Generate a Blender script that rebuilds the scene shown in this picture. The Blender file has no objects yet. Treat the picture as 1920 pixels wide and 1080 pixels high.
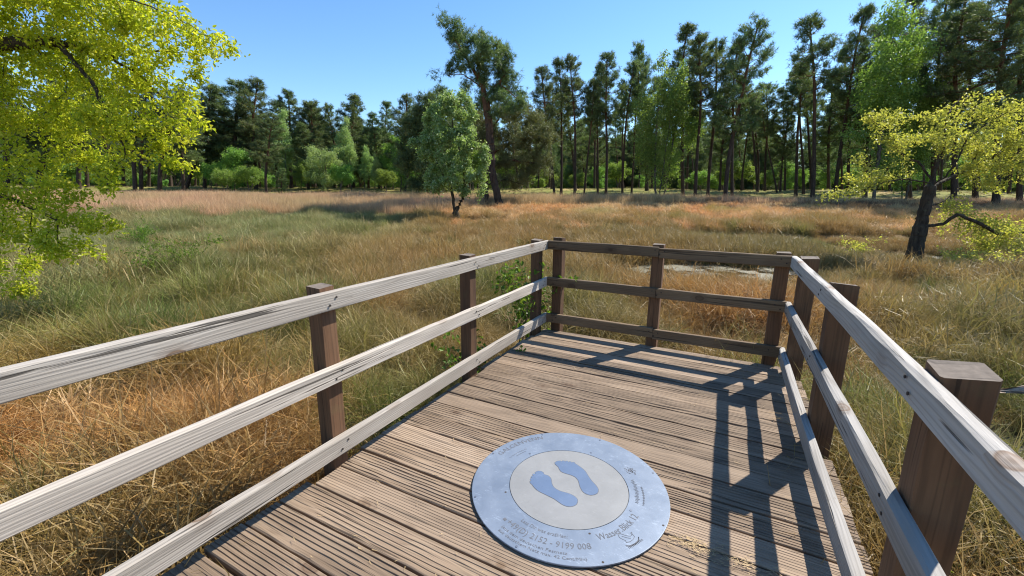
import bpy, math, random
import numpy as np
from mathutils import Matrix, Vector

# ------------------------------------------------------------------ camera, sky, sun, exposure
SC = bpy.context.scene
COL = SC.collection
R = math.radians
EYE = 1.6                                    # eye height above the deck (deck top is z = 0)
_y = np.array([(1392 - 960) / 800, -(368 - 540) / 800, -1.0]); _y /= np.linalg.norm(_y)
_x = -np.array([(-600 - 960) / 800, -(356 - 540) / 800, -1.0]); _x -= _y * (_x @ _y); _x /= np.linalg.norm(_x)
CAMR = np.array([_x, _y, np.cross(_x, _y)])  # world <- camera rotation
cd = bpy.data.cameras.new('camera'); cam = bpy.data.objects.new('camera', cd); COL.objects.link(cam)
cd.sensor_width = 36.0; cd.lens = 15.0; cd.clip_start = 0.02; cd.clip_end = 3000.0
M4 = Matrix.Identity(4)
for i in range(3):
    for j in range(3):
        M4[i][j] = CAMR[i][j]
M4[2][3] = EYE
cam.matrix_world = M4
SC.camera = cam

TO_SUN = Vector((0.435, 0.80, 1.0)).normalized()
SUN_EL = math.asin(TO_SUN.z); SUN_AZ = math.atan2(TO_SUN.x, TO_SUN.y)
W = bpy.data.worlds.new('World'); SC.world = W; W.use_nodes = True
wn = W.node_tree; wn.nodes.clear()
sky = wn.nodes.new('ShaderNodeTexSky'); sky.sky_type = 'NISHITA'; sky.sun_disc = False
sky.sun_elevation = SUN_EL; sky.sun_rotation = SUN_AZ
sky.air_density = 1.0; sky.dust_density = 0.1; sky.ozone_density = 3.2; sky.altitude = 50
bg = wn.nodes.new('ShaderNodeBackground'); bg.inputs['Strength'].default_value = 0.12
wo = wn.nodes.new('ShaderNodeOutputWorld')
hsv = wn.nodes.new('ShaderNodeHueSaturation'); hsv.inputs['Saturation'].default_value = 1.16
wn.links.new(sky.outputs[0], hsv.inputs['Color']); wn.links.new(hsv.outputs[0], bg.inputs['Color']); wn.links.new(bg.outputs[0], wo.inputs['Surface'])
sl = bpy.data.lights.new('sun', 'SUN'); sl.energy = 5.0; sl.angle = R(0.53); sl.color = (1.0, 0.94, 0.84)
so = bpy.data.objects.new('sun', sl); COL.objects.link(so)
so.rotation_euler = TO_SUN.to_track_quat('Z', 'Y').to_euler()
SC.view_settings.view_transform = 'Standard'; SC.view_settings.look = 'None'
SC.view_settings.exposure = 0.88; SC.view_settings.gamma = 1.0; SC.view_settings.use_curve_mapping = False
SC.render.engine = 'CYCLES'
SC.cycles.max_bounces = 6; SC.cycles.diffuse_bounces = 3; SC.cycles.transparent_max_bounces = 8
SC.cycles.use_denoising = True
SC.cycles.pixel_filter_type = 'BLACKMAN_HARRIS'; SC.cycles.filter_width = 1.15

rng = np.random.default_rng(7)
FW = np.array([-0.4657, 0.885]); TW = np.array([0.885, 0.4657])   # horizontal view axis and its right-hand side


def ray(px, py):
    return CAMR @ np.array([(px - 960) / 800, -(py - 540) / 800, -1.0])


def onz(px, py, z):                          # point seen at a pixel on a level plane
    d = ray(px, py); t = (z - EYE) / d[2]
    return np.array([d[0] * t, d[1] * t, z])


def at(px, py, s):                           # point seen at a pixel, s metres ahead
    d = ray(px, py); t = s / (d[:2] @ FW)
    return np.array([d[0] * t, d[1] * t, EYE + d[2] * t])


def sstep(a, b, x):
    t = np.clip((np.asarray(x, float) - a) / (b - a), 0, 1)
    return t * t * (3 - 2 * t)


_perm = np.random.default_rng(3).random((256, 256))


def vnoise(x, y, sc=1.0, seed=0):            # value noise 0..1
    x = np.asarray(x, float) * sc + seed * 17.3; y = np.asarray(y, float) * sc + seed * 7.9
    xi = np.floor(x).astype(int); yi = np.floor(y).astype(int); fx = x - xi; fy = y - yi
    fx = fx * fx * (3 - 2 * fx); fy = fy * fy * (3 - 2 * fy)
    g = lambda a, b: _perm[a % 256, b % 256]
    return (g(xi, yi) * (1 - fx) + g(xi + 1, yi) * fx) * (1 - fy) + (g(xi, yi + 1) * (1 - fx) + g(xi + 1, yi + 1) * fx) * fy


PONDS = [(-0.55, 13.9, 3.1, 1.5, 0.5, 'patchy'), (2.6, 25.0, 5.6, 1.3, 0.42, 'dark'), (2.3, 4.5, 0.75, 0.9, 0.3, 'patchy'),
         (-11.2, 9.2, 0.9, 0.55, -0.4, 'dark'), (-14.4, 22.4, 1.9, 0.6, 0.48, 'dark'), (4.6, 20.4, 2.6, 0.9, 0.5, 'patchy')]


def pond_mask(x, y, grow=1.0):
    m = np.zeros_like(np.asarray(x, float))
    for (cx, cy, a, b, ang, _) in PONDS:
        dx = x - cx; dy = y - cy; u = dx * math.cos(ang) + dy * math.sin(ang); v = -dx * math.sin(ang) + dy * math.cos(ang)
        q = (u / (a * grow)) ** 2 + (v / (b * grow)) ** 2 + 0.5 * (vnoise(x, y, 1.3, 5) - 0.5)
        m = np.maximum(m, 1 - sstep(0.75, 1.15, q))
    return m


def ground_z(x, y):
    x = np.asarray(x, float); y = np.asarray(y, float)
    s = x * FW[0] + y * FW[1]
    z = -0.5 + 1.62 * sstep(14, 46, s)
    z = z + 0.10 * (vnoise(x, y, 0.55, 1) - 0.5) * sstep(3, 8, np.hypot(x, y - 2)) + 0.35 * (vnoise(x, y, 0.12, 2) - 0.5) * sstep(25, 50, s)
    z = z + 1.15 * sstep(46, 64, s) + 0.30 * sstep(48, 56, s) * vnoise(x, y, 0.16, 4)
    return z - 0.28 * pond_mask(x, y, 1.1)


# ------------------------------------------------------------------ helpers
def mesh_np(name, verts, faces, attrs=None, smooth=False):
    me = bpy.data.meshes.new(name)
    verts = np.asarray(verts, np.float32)
    faces = [np.asarray(f, np.int32) for f in faces if len(f)]
    me.vertices.add(len(verts)); me.vertices.foreach_set('co', verts.ravel())
    nl = sum(f.size for f in faces); nf = sum(len(f) for f in faces)
    me.loops.add(nl); me.polygons.add(nf)
    me.loops.foreach_set('vertex_index', np.concatenate([f.ravel() for f in faces]))
    tot = np.concatenate([np.full(len(f), f.shape[1], np.int32) for f in faces])
    st = np.concatenate([[0], np.cumsum(tot)[:-1]]).astype(np.int32)
    me.polygons.foreach_set('loop_start', st)
    me.polygons.foreach_set('use_smooth', np.full(nf, smooth))
    me.update(calc_edges=True)
    for k, v in (attrs or {}).items():
        v = np.asarray(v, np.float32)
        a = me.attributes.new(k, 'FLOAT', 'FACE' if len(v) == nf else 'POINT'); a.data.foreach_set('value', v)
    return me


def obj(name, me, m=None, parent=None, loc=None, rot=None):
    o = bpy.data.objects.new(name, me); COL.objects.link(o)
    if m is not None and not me.materials:
        me.materials.append(m)
    if parent is not None:
        o.parent = parent
    if loc is not None:
        o.location = tuple(float(v) for v in loc)
    if rot is not None:
        o.rotation_euler = rot
    return o


def tag(o, label=None, cat=None, group=None, kind=None):
    for k, v in (('label', label), ('category', cat), ('group', group), ('kind', kind)):
        if v:
            o[k] = v
    return o


def empty(name, loc, label=None, cat=None, group=None):
    o = bpy.data.objects.new(name, None); COL.objects.link(o); o.location = tuple(float(v) for v in loc)
    o.empty_display_size = 0.2
    return tag(o, label, cat, group)


class MB:                                    # small polygon soup
    def __init__(self): self.v = []; self.f = []; self.n = 0

    def add(self, v, f):
        self.v.append(np.asarray(v, float)); self.f += [[i + self.n for i in p] for p in f]; self.n += len(v)

    def box(self, x0, x1, y0, y1, z0, z1):
        self.add([(x0, y0, z0), (x1, y0, z0), (x1, y1, z0), (x0, y1, z0), (x0, y0, z1), (x1, y0, z1), (x1, y1, z1), (x0, y1, z1)],
                 [(3, 2, 1, 0), (4, 5, 6, 7), (0, 1, 5, 4), (1, 2, 6, 5), (2, 3, 7, 6), (3, 0, 4, 7)])

    def prism(self, pts, z0, z1):            # outline in xy, extruded
        n = len(pts)
        self.add([(p[0], p[1], z0) for p in pts] + [(p[0], p[1], z1) for p in pts],
                 [tuple(range(n))[::-1], tuple(range(n, 2 * n))] + [(i, (i + 1) % n, n + (i + 1) % n, n + i) for i in range(n)])

    def mesh(self, name, smooth=False):
        me = bpy.data.meshes.new(name)
        me.from_pydata([tuple(map(float, p)) for p in np.concatenate(self.v)], [], self.f)
        if smooth:
            me.polygons.foreach_set('use_smooth', np.full(len(me.polygons), True))
        me.update()
        return me


# ------------------------------------------------------------------ materials
def new_mat(name):
    m = bpy.data.materials.new(name); m.use_nodes = True; nt = m.node_tree; nt.nodes.clear()
    out = nt.nodes.new('ShaderNodeOutputMaterial')
    return m, nt, out


def nd(nt, typ, ins=None, **props):
    n = nt.nodes.new(typ)
    for k, v in props.items():
        setattr(n, k, v)
    for k, v in (ins or {}).items():
        s = n.inputs[k]
        if isinstance(v, bpy.types.NodeSocket):
            nt.links.new(v, s)
        else:
            s.default_value = v
    return n


def ramp(nt, fac, stops, interp='LINEAR'):
    n = nt.nodes.new('ShaderNodeValToRGB'); n.color_ramp.interpolation = interp
    e = n.color_ramp.elements
    while len(e) < len(stops):
        e.new(0.5)
    for i, (p, c) in enumerate(stops):
        e[i].position = p; e[i].color = (*c, 1) if len(c) == 3 else c
    nt.links.new(fac, n.inputs[0])
    return n.outputs[0]


def mth(nt, op, a, b=0.0, clamp=False):
    n = nt.nodes.new('ShaderNodeMath'); n.operation = op; n.use_clamp = clamp
    for i, v in enumerate((a, b)):
        if isinstance(v, bpy.types.NodeSocket):
            nt.links.new(v, n.inputs[i])
        else:
            n.inputs[i].default_value = v
    return n.outputs[0]


def mixc(nt, fac, a, b, blend='MIX'):
    n = nt.nodes.new('ShaderNodeMix'); n.data_type = 'RGBA'; n.blend_type = blend
    for i, v in ((0, fac), (6, a), (7, b)):
        if isinstance(v, bpy.types.NodeSocket):
            nt.links.new(v, n.inputs[i])
        else:
            n.inputs[i].default_value = v if not isinstance(v, tuple) or len(v) == 4 else (*v, 1)
    return n.outputs[2]


def noise(nt, vec, scale, detail=4, rough=0.55, dist=0.0):
    n = nd(nt, 'ShaderNodeTexNoise', {'Vector': vec, 'Scale': scale, 'Detail': detail, 'Roughness': rough, 'Distortion': dist})
    return n.outputs[0]


def mapping(nt, vec, scale, loc=(0, 0, 0)):
    return nd(nt, 'ShaderNodeMapping', {'Vector': vec, 'Scale': scale, 'Location': loc}).outputs[0]


def wood_mat(name, base, dark, pale, knot, grain=55.0, bump=0.5, crack=0.5, moss=0.0, axis='X', rough=0.8):
    """weathered timber with the grain along a local axis"""
    m, nt, out = new_mat(name)
    tc = nd(nt, 'ShaderNodeTexCoord').outputs['Object']
    oi = nd(nt, 'ShaderNodeObjectInfo').outputs['Random']
    off = nd(nt, 'ShaderNodeCombineXYZ', {'X': mth(nt, 'MULTIPLY', oi, 31.0), 'Y': mth(nt, 'MULTIPLY', oi, 7.0), 'Z': mth(nt, 'MULTIPLY', oi, 3.0)}).outputs[0]
    p = nd(nt, 'ShaderNodeVectorMath', {0: tc, 1: off}, operation='ADD').outputs[0]
    st = (1, 7, 7) if axis == 'X' else (7, 7, 1)
    lo = mapping(nt, p, tuple(a * 1.0 for a in st))
    warp = noise(nt, mapping(nt, p, tuple((0.9 if a == 1 else 3.0) for a in st)), 1.0, 2, 0.5)
    # knots
    vo = nd(nt, 'ShaderNodeTexVoronoi', {'Vector': mapping(nt, p, tuple((3.6 if a == 1 else 5.5) for a in st)), 'Scale': 1.0, 'Randomness': 1.0})
    gate = mth(nt, 'GREATER_THAN', nd(nt, 'ShaderNodeSeparateXYZ', {0: vo.outputs['Color']}).outputs['X'], 0.62 if axis == 'X' else 0.9)
    kn = mth(nt, 'MULTIPLY', mth(nt, 'SUBTRACT', 1.0, mth(nt, 'DIVIDE', vo.outputs['Distance'], 0.34), True), gate)
    # annual rings as bands stretched along the board
    sx = nd(nt, 'ShaderNodeSeparateXYZ', {0: p})
    across = mth(nt, 'ADD', sx.outputs['Z' if axis == 'X' else 'X'], mth(nt, 'MULTIPLY', sx.outputs['Y'], 0.8))
    ph = mth(nt, 'ADD', mth(nt, 'MULTIPLY', across, grain * 6.283), mth(nt, 'ADD', mth(nt, 'ADD', mth(nt, 'MULTIPLY', warp, 40.0), mth(nt, 'MULTIPLY', noise(nt, mapping(nt, p, tuple((0.35 if a == 1 else 26.0) for a in st)), 1.0, 2, 0.6), 16.0)), mth(nt, 'MULTIPLY', kn, 9.0)))
    band = mth(nt, 'ADD', mth(nt, 'MULTIPLY', mth(nt, 'SINE', ph), 0.5), 0.5)
    fib = noise(nt, mapping(nt, p, tuple((2.5 if a == 1 else 160.0) for a in st)), 1.0, 4, 0.6)
    blot = noise(nt, mapping(nt, p, tuple((1.2 if a == 1 else 6.0) for a in st)), 1.0, 3, 0.6)
    ck = noise(nt, mapping(nt, p, tuple((1.3 if a == 1 else 48.0) for a in st)), 1.0, 3, 0.5)
    cr = ramp(nt, ck, [(0.0, (1, 1, 1)), (0.33, (1, 1, 1)), (0.37, (0, 0, 0)), (1, (0, 0, 0))])
    c = ramp(nt, blot, [(0.25, dark), (0.5, base), (0.78, pale)])
    c = mixc(nt, mth(nt, 'MULTIPLY', mth(nt, 'POWER', band, 3.0), 0.42), c, tuple(v * 0.5 for v in dark))
    c = mixc(nt, mth(nt, 'MULTIPLY', fib, 0.35), c, pale)
    c = mixc(nt, mth(nt, 'MULTIPLY', cr, crack), c, tuple(v * 0.22 for v in dark))
    kf = ramp(nt, kn, [(0.0, (0, 0, 0)), (0.25, (0.22,) * 3), (0.5, (0.3,) * 3), (0.58, (0.9,) * 3), (0.75, (0.55,) * 3), (1.0, (0.95,) * 3)])
    c = mixc(nt, kf, c, knot)
    if moss:
        mo = ramp(nt, noise(nt, tc, 9.0, 4, 0.7), [(0.55, (0, 0, 0)), (0.7, (1, 1, 1))])
        c = mixc(nt, mth(nt, 'MULTIPLY', mo, moss), c, (0.12, 0.13, 0.05))
    c = nd(nt, 'ShaderNodeHueSaturation', {'Color': c, 'Value': mth(nt, 'ADD', 0.80, mth(nt, 'MULTIPLY', oi, 0.40))}).outputs[0]
    h = mth(nt, 'ADD', mth(nt, 'MULTIPLY', band, 0.22), mth(nt, 'MULTIPLY', fib, 0.8))
    h = mth(nt, 'SUBTRACT', h, mth(nt, 'MULTIPLY', cr, 1.2))
    b = nd(nt, 'ShaderNodeBump', {'Height': h, 'Strength': bump, 'Distance': 0.004}).outputs[0]
    ps = nd(nt, 'ShaderNodeBsdfPrincipled', {'Base Color': c, 'Roughness': rough, 'Normal': b, 'Specular IOR Level': 0.3})
    nt.links.new(ps.outputs[0], out.inputs[0])
    return m


M_RAIL = wood_mat('weathered_rail_wood', (0.37, 0.325, 0.275), (0.27, 0.23, 0.19), (0.48, 0.44, 0.39), (0.15, 0.085, 0.045), 62, 0.7, 0.9)
M_RAILB = wood_mat('brown_rail_wood', (0.13, 0.085, 0.048), (0.075, 0.047, 0.027), (0.20, 0.14, 0.085), (0.06, 0.035, 0.02), 55, 0.6, 0.7)
M_RAILR = wood_mat('silver_rail_wood', (0.34, 0.315, 0.285), (0.24, 0.215, 0.185), (0.45, 0.43, 0.40), (0.17, 0.11, 0.07), 50, 0.8, 0.85)
M_POST = wood_mat('red_brown_post_wood', (0.105, 0.053, 0.027), (0.05, 0.027, 0.015), (0.175, 0.095, 0.05), (0.035, 0.018, 0.01), 34, 0.35, 0.6, 0.12, axis='Z')
M_PLANK = wood_mat('grooved_plank_wood', (0.205, 0.145, 0.096), (0.125, 0.086, 0.056), (0.29, 0.215, 0.15), (0.11, 0.068, 0.042), 22, 0.7, 0.7, 0.05)
M_PLANKS = wood_mat('smoother_plank_wood', (0.255, 0.185, 0.127), (0.185, 0.132, 0.09), (0.32, 0.24, 0.17), (0.15, 0.095, 0.055), 30, 0.5, 0.5, 0.0)
M_BEAM = wood_mat('beam_wood', (0.10, 0.07, 0.045), (0.06, 0.04, 0.026), (0.16, 0.12, 0.08), (0.05, 0.03, 0.02), 40, 0.4, 0.4)


def plain(name, col, rough=0.6, metal=0.0, spec=0.4):
    m, nt, out = new_mat(name)
    tc = nd(nt, 'ShaderNodeTexCoord').outputs['Object']
    n = noise(nt, tc, 40.0, 4, 0.6)
    c = ramp(nt, n, [(0.3, tuple(v * 0.75 for v in col)), (0.7, tuple(min(1, v * 1.2) for v in col))])
    ps = nd(nt, 'ShaderNodeBsdfPrincipled', {'Base Color': c, 'Roughness': rough, 'Metallic': metal, 'Specular IOR Level': spec})
    nt.links.new(ps.outputs[0], out.inputs[0])
    return m


def metal_mat(name, a, b, metal, rough, scratch):
    m, nt, out = new_mat(name)
    tc = nd(nt, 'ShaderNodeTexCoord').outputs['Object']
    n1 = noise(nt, tc, 5.0, 5, 0.6, 0.6)
    n2 = noise(nt, mapping(nt, tc, (30, 160, 1), (3, 1, 0)), 1.0, 3, 0.6, 0.4)
    n3 = noise(nt, tc, 14.0, 5, 0.7)
    c = ramp(nt, n1, [(0.32, a), (0.68, b)])
    sc = ramp(nt, mth(nt, 'MULTIPLY', n2, n3), [(0.30, (0, 0, 0)), (0.42, (1, 1, 1))])
    c = mixc(nt, mth(nt, 'MULTIPLY', sc, scratch), c, tuple(min(1, v * 1.55 + 0.05) for v in b))
    d = ramp(nt, noise(nt, tc, 70.0, 3, 0.6), [(0.62, (0, 0, 0)), (0.75, (1, 1, 1))])
    c = mixc(nt, mth(nt, 'MULTIPLY', d, 0.25), c, tuple(v * 0.6 for v in a))
    ro = mth(nt, 'ADD', rough, mth(nt, 'MULTIPLY', n3, 0.18))
    bp = nd(nt, 'ShaderNodeBump', {'Height': n2, 'Strength': 0.12, 'Distance': 0.001}).outputs[0]
    ps = nd(nt, 'ShaderNodeBsdfPrincipled', {'Base Color': c, 'Roughness': ro, 'Metallic': metal, 'Normal': bp})
    nt.links.new(ps.outputs[0], out.inputs[0])
    return m


M_RING = metal_mat('blue_grey_metal', (0.135, 0.172, 0.232), (0.195, 0.236, 0.30), 0.3, 0.42, 0.45)
M_INNER = metal_mat('matt_grey_metal', (0.185, 0.19, 0.195), (0.225, 0.23, 0.235), 0.1, 0.55, 0.15)
M_FOOT = metal_mat('blue_inlay', (0.08, 0.125, 0.21), (0.10, 0.15, 0.245), 0.15, 0.45, 0.2)
M_ENGR = plain('engraved_line', (0.10, 0.107, 0.125), 0.7)
M_SCREW = plain('screw_steel', (0.35, 0.35, 0.36), 0.35, 0.9)
M_NAIL = plain('nail_rust', (0.045, 0.035, 0.03), 0.7, 0.3)


def leaf_mat(name, stops, trans=0.45, tcol=1.15, rough=0.5, hue=0.03, val=0.3):
    """leaf colour from the face attribute 'tone' and a per-tree random shift"""
    m, nt, out = new_mat(name)
    at_ = nd(nt, 'ShaderNodeAttribute', attribute_name='tone').outputs['Fac']
    oi = nd(nt, 'ShaderNodeObjectInfo').outputs['Random']
    c = ramp(nt, at_, stops)
    hs = nd(nt, 'ShaderNodeHueSaturation', {'Color': c, 'Hue': mth(nt, 'ADD', 0.5 - hue / 2, mth(nt, 'MULTIPLY', oi, hue)),
                                            'Value': mth(nt, 'ADD', 1 - val / 2, mth(nt, 'MULTIPLY', oi, val))}).outputs[0]
    ps = nd(nt, 'ShaderNodeBsdfPrincipled', {'Base Color': hs, 'Roughness': rough, 'Specular IOR Level': 0.35})
    tl = nd(nt, 'ShaderNodeBsdfTranslucent', {'Color': mixc(nt, 1.0, hs, (tcol, tcol * 1.03, tcol * 0.55), 'MULTIPLY')})
    mx = nd(nt, 'ShaderNodeMixShader', {0: trans, 1: ps.outputs[0], 2: tl.outputs[0]})
    nt.links.new(mx.outputs[0], out.inputs[0])
    return m


M_NEEDLE = leaf_mat('pine_needles', [(0, (0.052, 0.088, 0.043)), (0.6, (0.125, 0.175, 0.07)), (1, (0.24, 0.28, 0.115))], 0.4, 1.1, 0.55, 0.03, 0.4)
M_NEEDLET = leaf_mat('olive_pine_needles', [(0, (0.075, 0.08, 0.032)), (0.6, (0.16, 0.178, 0.072)), (1, (0.29, 0.285, 0.13))], 0.25, 1.1, 0.55, 0.02, 0.2)
M_BIRCHL = leaf_mat('birch_leaves', [(0, (0.11, 0.20, 0.045)), (0.6, (0.21, 0.33, 0.075)), (1, (0.34, 0.44, 0.13))], 0.5, 1.2, 0.45, 0.05, 0.35)
M_PALEL = leaf_mat('pale_birch_leaves', [(0, (0.19, 0.30, 0.11)), (0.6, (0.33, 0.45, 0.18)), (1, (0.46, 0.56, 0.28))], 0.45, 1.15, 0.45, 0.03, 0.25)
M_WHITEB = leaf_mat('silvery_green_leaves', [(0, (0.13, 0.22, 0.06)), (0.55, (0.28, 0.40, 0.15)), (1, (0.58, 0.66, 0.50))], 0.52, 1.1, 0.38, 0.02, 0.1)
M_OAKN = leaf_mat('young_oak_leaves', [(0, (0.22, 0.30, 0.02)), (0.5, (0.45, 0.49, 0.04)), (1, (0.64, 0.58, 0.08))], 0.6, 1.25, 0.42, 0.0, 0.0)
M_OAKR = leaf_mat('golden_oak_leaves', [(0, (0.26, 0.29, 0.05)), (0.6, (0.44, 0.43, 0.10)), (1, (0.60, 0.54, 0.19))], 0.5, 1.2, 0.42, 0.0, 0.0)
M_SHRUBL = leaf_mat('shrub_leaves', [(0, (0.07, 0.13, 0.015)), (0.6, (0.13, 0.23, 0.025)), (1, (0.25, 0.34, 0.06))], 0.45, 1.15, 0.45, 0.02, 0.2)


def bark_mat(name, low, high, mid=0.45, scale=9.0, lichen=0.0):
    m, nt, out = new_mat(name)
    tcn = nd(nt, 'ShaderNodeTexCoord'); tc = tcn.outputs['Object']; g = tcn.outputs['Generated']
    gz = nd(nt, 'ShaderNodeSeparateXYZ', {0: g}).outputs['Z']
    n1 = noise(nt, mapping(nt, tc, (scale, scale, scale * 0.22)), 1.0, 5, 0.65)
    f = ramp(nt, mth(nt, 'ADD', gz, mth(nt, 'MULTIPLY', mth(nt, 'SUBTRACT', n1, 0.5), 0.25)), [(mid - 0.15, (0, 0, 0)), (mid + 0.2, (1, 1, 1))])
    c = mixc(nt, f, low, high)
    c = mixc(nt, ramp(nt, n1, [(0.35, (0.8,) * 3), (0.6, (0, 0, 0))]), c, tuple(v * 0.3 for v in low))
    if lichen:
        li = ramp(nt, noise(nt, tc, 6.0, 5, 0.7), [(0.55, (0, 0, 0)), (0.68, (1, 1, 1))])
        c = mixc(nt, mth(nt, 'MULTIPLY', li, lichen), c, (0.14, 0.15, 0.08))
    b = nd(nt, 'ShaderNodeBump', {'Height': n1, 'Strength': 0.9, 'Distance': 0.03}).outputs[0]
    ps = nd(nt, 'ShaderNodeBsdfPrincipled', {'Base Color': c, 'Roughness': 0.9, 'Normal': b, 'Specular IOR Level': 0.15})
    nt.links.new(ps.outputs[0], out.inputs[0])
    return m


M_PINEB = bark_mat('pine_bark', (0.075, 0.054, 0.042), (0.19, 0.092, 0.046), 0.5)
M_BIRCHB = bark_mat('birch_bark', (0.13, 0.11, 0.09), (0.20, 0.17, 0.14), 0.5)
M_OAKB = bark_mat('oak_bark', (0.065, 0.050, 0.038), (0.085, 0.065, 0.048), 0.5, 12.0, 0.35)
M_TWIG = bark_mat('twig_bark', (0.13, 0.10, 0.07), (0.17, 0.13, 0.085), 0.5, 30.0)


def grass_mat(name, trans=0.35):
    m, nt, out = new_mat(name)
    t = nd(nt, 'ShaderNodeAttribute', attribute_name='tint', attribute_type='INSTANCER').outputs['Color']
    to = nd(nt, 'ShaderNodeAttribute', attribute_name='tone').outputs['Fac']
    dry = mixc(nt, ramp(nt, to, [(0.62, (0, 0, 0)), (1.0, (0.75,) * 3)]), t, (0.40, 0.30, 0.155))
    dry = mixc(nt, ramp(nt, to, [(0.0, (0.55,) * 3), (0.22, (0, 0, 0))]), dry, (0.115, 0.062, 0.026))
    ps = nd(nt, 'ShaderNodeBsdfPrincipled', {'Base Color': dry, 'Roughness': 0.5, 'Specular IOR Level': 0.3})
    tl = nd(nt, 'ShaderNodeBsdfTranslucent', {'Color': dry})
    mx = nd(nt, 'ShaderNodeMixShader', {0: trans, 1: ps.outputs[0], 2: tl.outputs[0]})
    nt.links.new(mx.outputs[0], out.inputs[0])
    return m


M_GRASS = grass_mat('marsh_grass')


def ground_mat():
    m, nt, out = new_mat('peat_and_thatch')
    tc = nd(nt, 'ShaderNodeTexCoord').outputs['Object']
    s = nd(nt, 'ShaderNodeVectorMath', {0: tc, 1: (FW[0], FW[1], 0)}, operation='DOT_PRODUCT').outputs['Value']
    n1 = noise(nt, tc, 0.7, 6, 0.65); n2 = noise(nt, tc, 9.0, 5, 0.7); n3 = noise(nt, tc, 0.22, 4, 0.6)
    c = ramp(nt, n1, [(0.3, (0.085, 0.055, 0.028)), (0.5, (0.16, 0.105, 0.05)), (0.7, (0.12, 0.11, 0.04))])
    c = mixc(nt, mth(nt, 'MULTIPLY', n2, 0.45), c, (0.30, 0.22, 0.11))
    moss = ramp(nt, n3, [(0.30, (0.36, 0.25, 0.12)), (0.46, (0.24, 0.235, 0.065)), (0.62, (0.16, 0.185, 0.04)), (0.8, (0.31, 0.23, 0.11))])
    moss = mixc(nt, mth(nt, 'MULTIPLY', n2, 0.4), moss, (0.13, 0.10, 0.045))
    f = ramp(nt, mth(nt, 'DIVIDE', mth(nt, 'ADD', s, mth(nt, 'MULTIPLY', n1, 6.0)), 100.0), [(0.42, (0, 0, 0)), (0.50, (1, 1, 1))])
    c = mixc(nt, f, c, moss)
    b = nd(nt, 'ShaderNodeBump', {'Height': n2, 'Strength': 0.8, 'Distance': 0.05}).outputs[0]
    ps = nd(nt, 'ShaderNodeBsdfPrincipled', {'Base Color': c, 'Roughness': 0.95, 'Normal': b, 'Specular IOR Level': 0.1})
    nt.links.new(ps.outputs[0], out.inputs[0])
    return m


def water_mat(name, patchy):
    m, nt, out = new_mat(name)
    tc = nd(nt, 'ShaderNodeTexCoord').outputs['Object']
    n1 = noise(nt, tc, 1.1, 5, 0.65, 0.3); n2 = noise(nt, tc, 14.0, 5, 0.7)
    b = nd(nt, 'ShaderNodeBump', {'Height': n2, 'Strength': 0.05, 'Distance': 0.01}).outputs[0]
    wa = nd(nt, 'ShaderNodeBsdfPrincipled', {'Base Color': (0.022, 0.018, 0.010, 1), 'Roughness': 0.08, 'Normal': b})
    if patchy:
        c = ramp(nt, n2, [(0.35, (0.08, 0.075, 0.04)), (0.55, (0.17, 0.155, 0.10)), (0.7, (0.12, 0.13, 0.04))])  # paler buff and olive patches mixed over the dark water colour
        b2 = nd(nt, 'ShaderNodeBump', {'Height': n2, 'Strength': 0.6, 'Distance': 0.02}).outputs[0]
        sc = nd(nt, 'ShaderNodeBsdfPrincipled', {'Base Color': c, 'Roughness': 0.6, 'Normal': b2})
        mx = nd(nt, 'ShaderNodeMixShader', {0: ramp(nt, n1, [(0.44, (0, 0, 0)), (0.52, (1, 1, 1))]), 1: wa.outputs[0], 2: sc.outputs[0]})
        nt.links.new(mx.outputs[0], out.inputs[0])
    else:
        nt.links.new(wa.outputs[0], out.inputs[0])
    return m


# ------------------------------------------------------------------ ground and water
def build_ground():
    na, nr = 300, 200
    rr = np.concatenate([[0.0], 0.35 * (900 / 0.35) ** (np.arange(nr) / (nr - 1))])
    aa = np.arange(na) / na * 2 * math.pi
    A, RR = np.meshgrid(aa, rr[1:])
    x = np.concatenate([[0], (RR * np.cos(A)).ravel()]); y = np.concatenate([[0], (RR * np.sin(A)).ravel()]) 
    z = ground_z(x, y)
    v = np.c_[x, y, z]
    i = np.arange(na); j = (i + 1) % na
    tri = np.c_[np.zeros(na, int), 1 + i, 1 + j]
    q = []
    for k in range(nr - 1):
        q.append(np.c_[1 + k * na + i, 1 + (k + 1) * na + i, 1 + (k + 1) * na + j, 1 + k * na + j])
    o = obj('ground', mesh_np('ground', v, [tri, np.concatenate(q)], smooth=True), ground_mat())
    tag(o, kind='structure')
    mats = {'patchy': water_mat('patchy_water', True), 'dark': water_mat('dark_water', False)}
    for (cx, cy, a, b, ang, kind) in PONDS:
        n = 40; th = np.arange(n) / n * 2 * math.pi
        u = a * 1.25 * np.cos(th); w = b * 1.25 * np.sin(th)
        px = u * math.cos(ang) - w * math.sin(ang); py = u * math.sin(ang) + w * math.cos(ang)
        zc = float(np.min(ground_z(cx + px * 0.3, cy + py * 0.3))) + 0.17
        mb = MB(); mb.prism(np.c_[px, py], -0.01, 0.0)
        o = obj('pond_water', mb.mesh('pond_water'), mats[kind], loc=(cx, cy, zc))
        tag(o, kind='structure')


build_ground()


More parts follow.
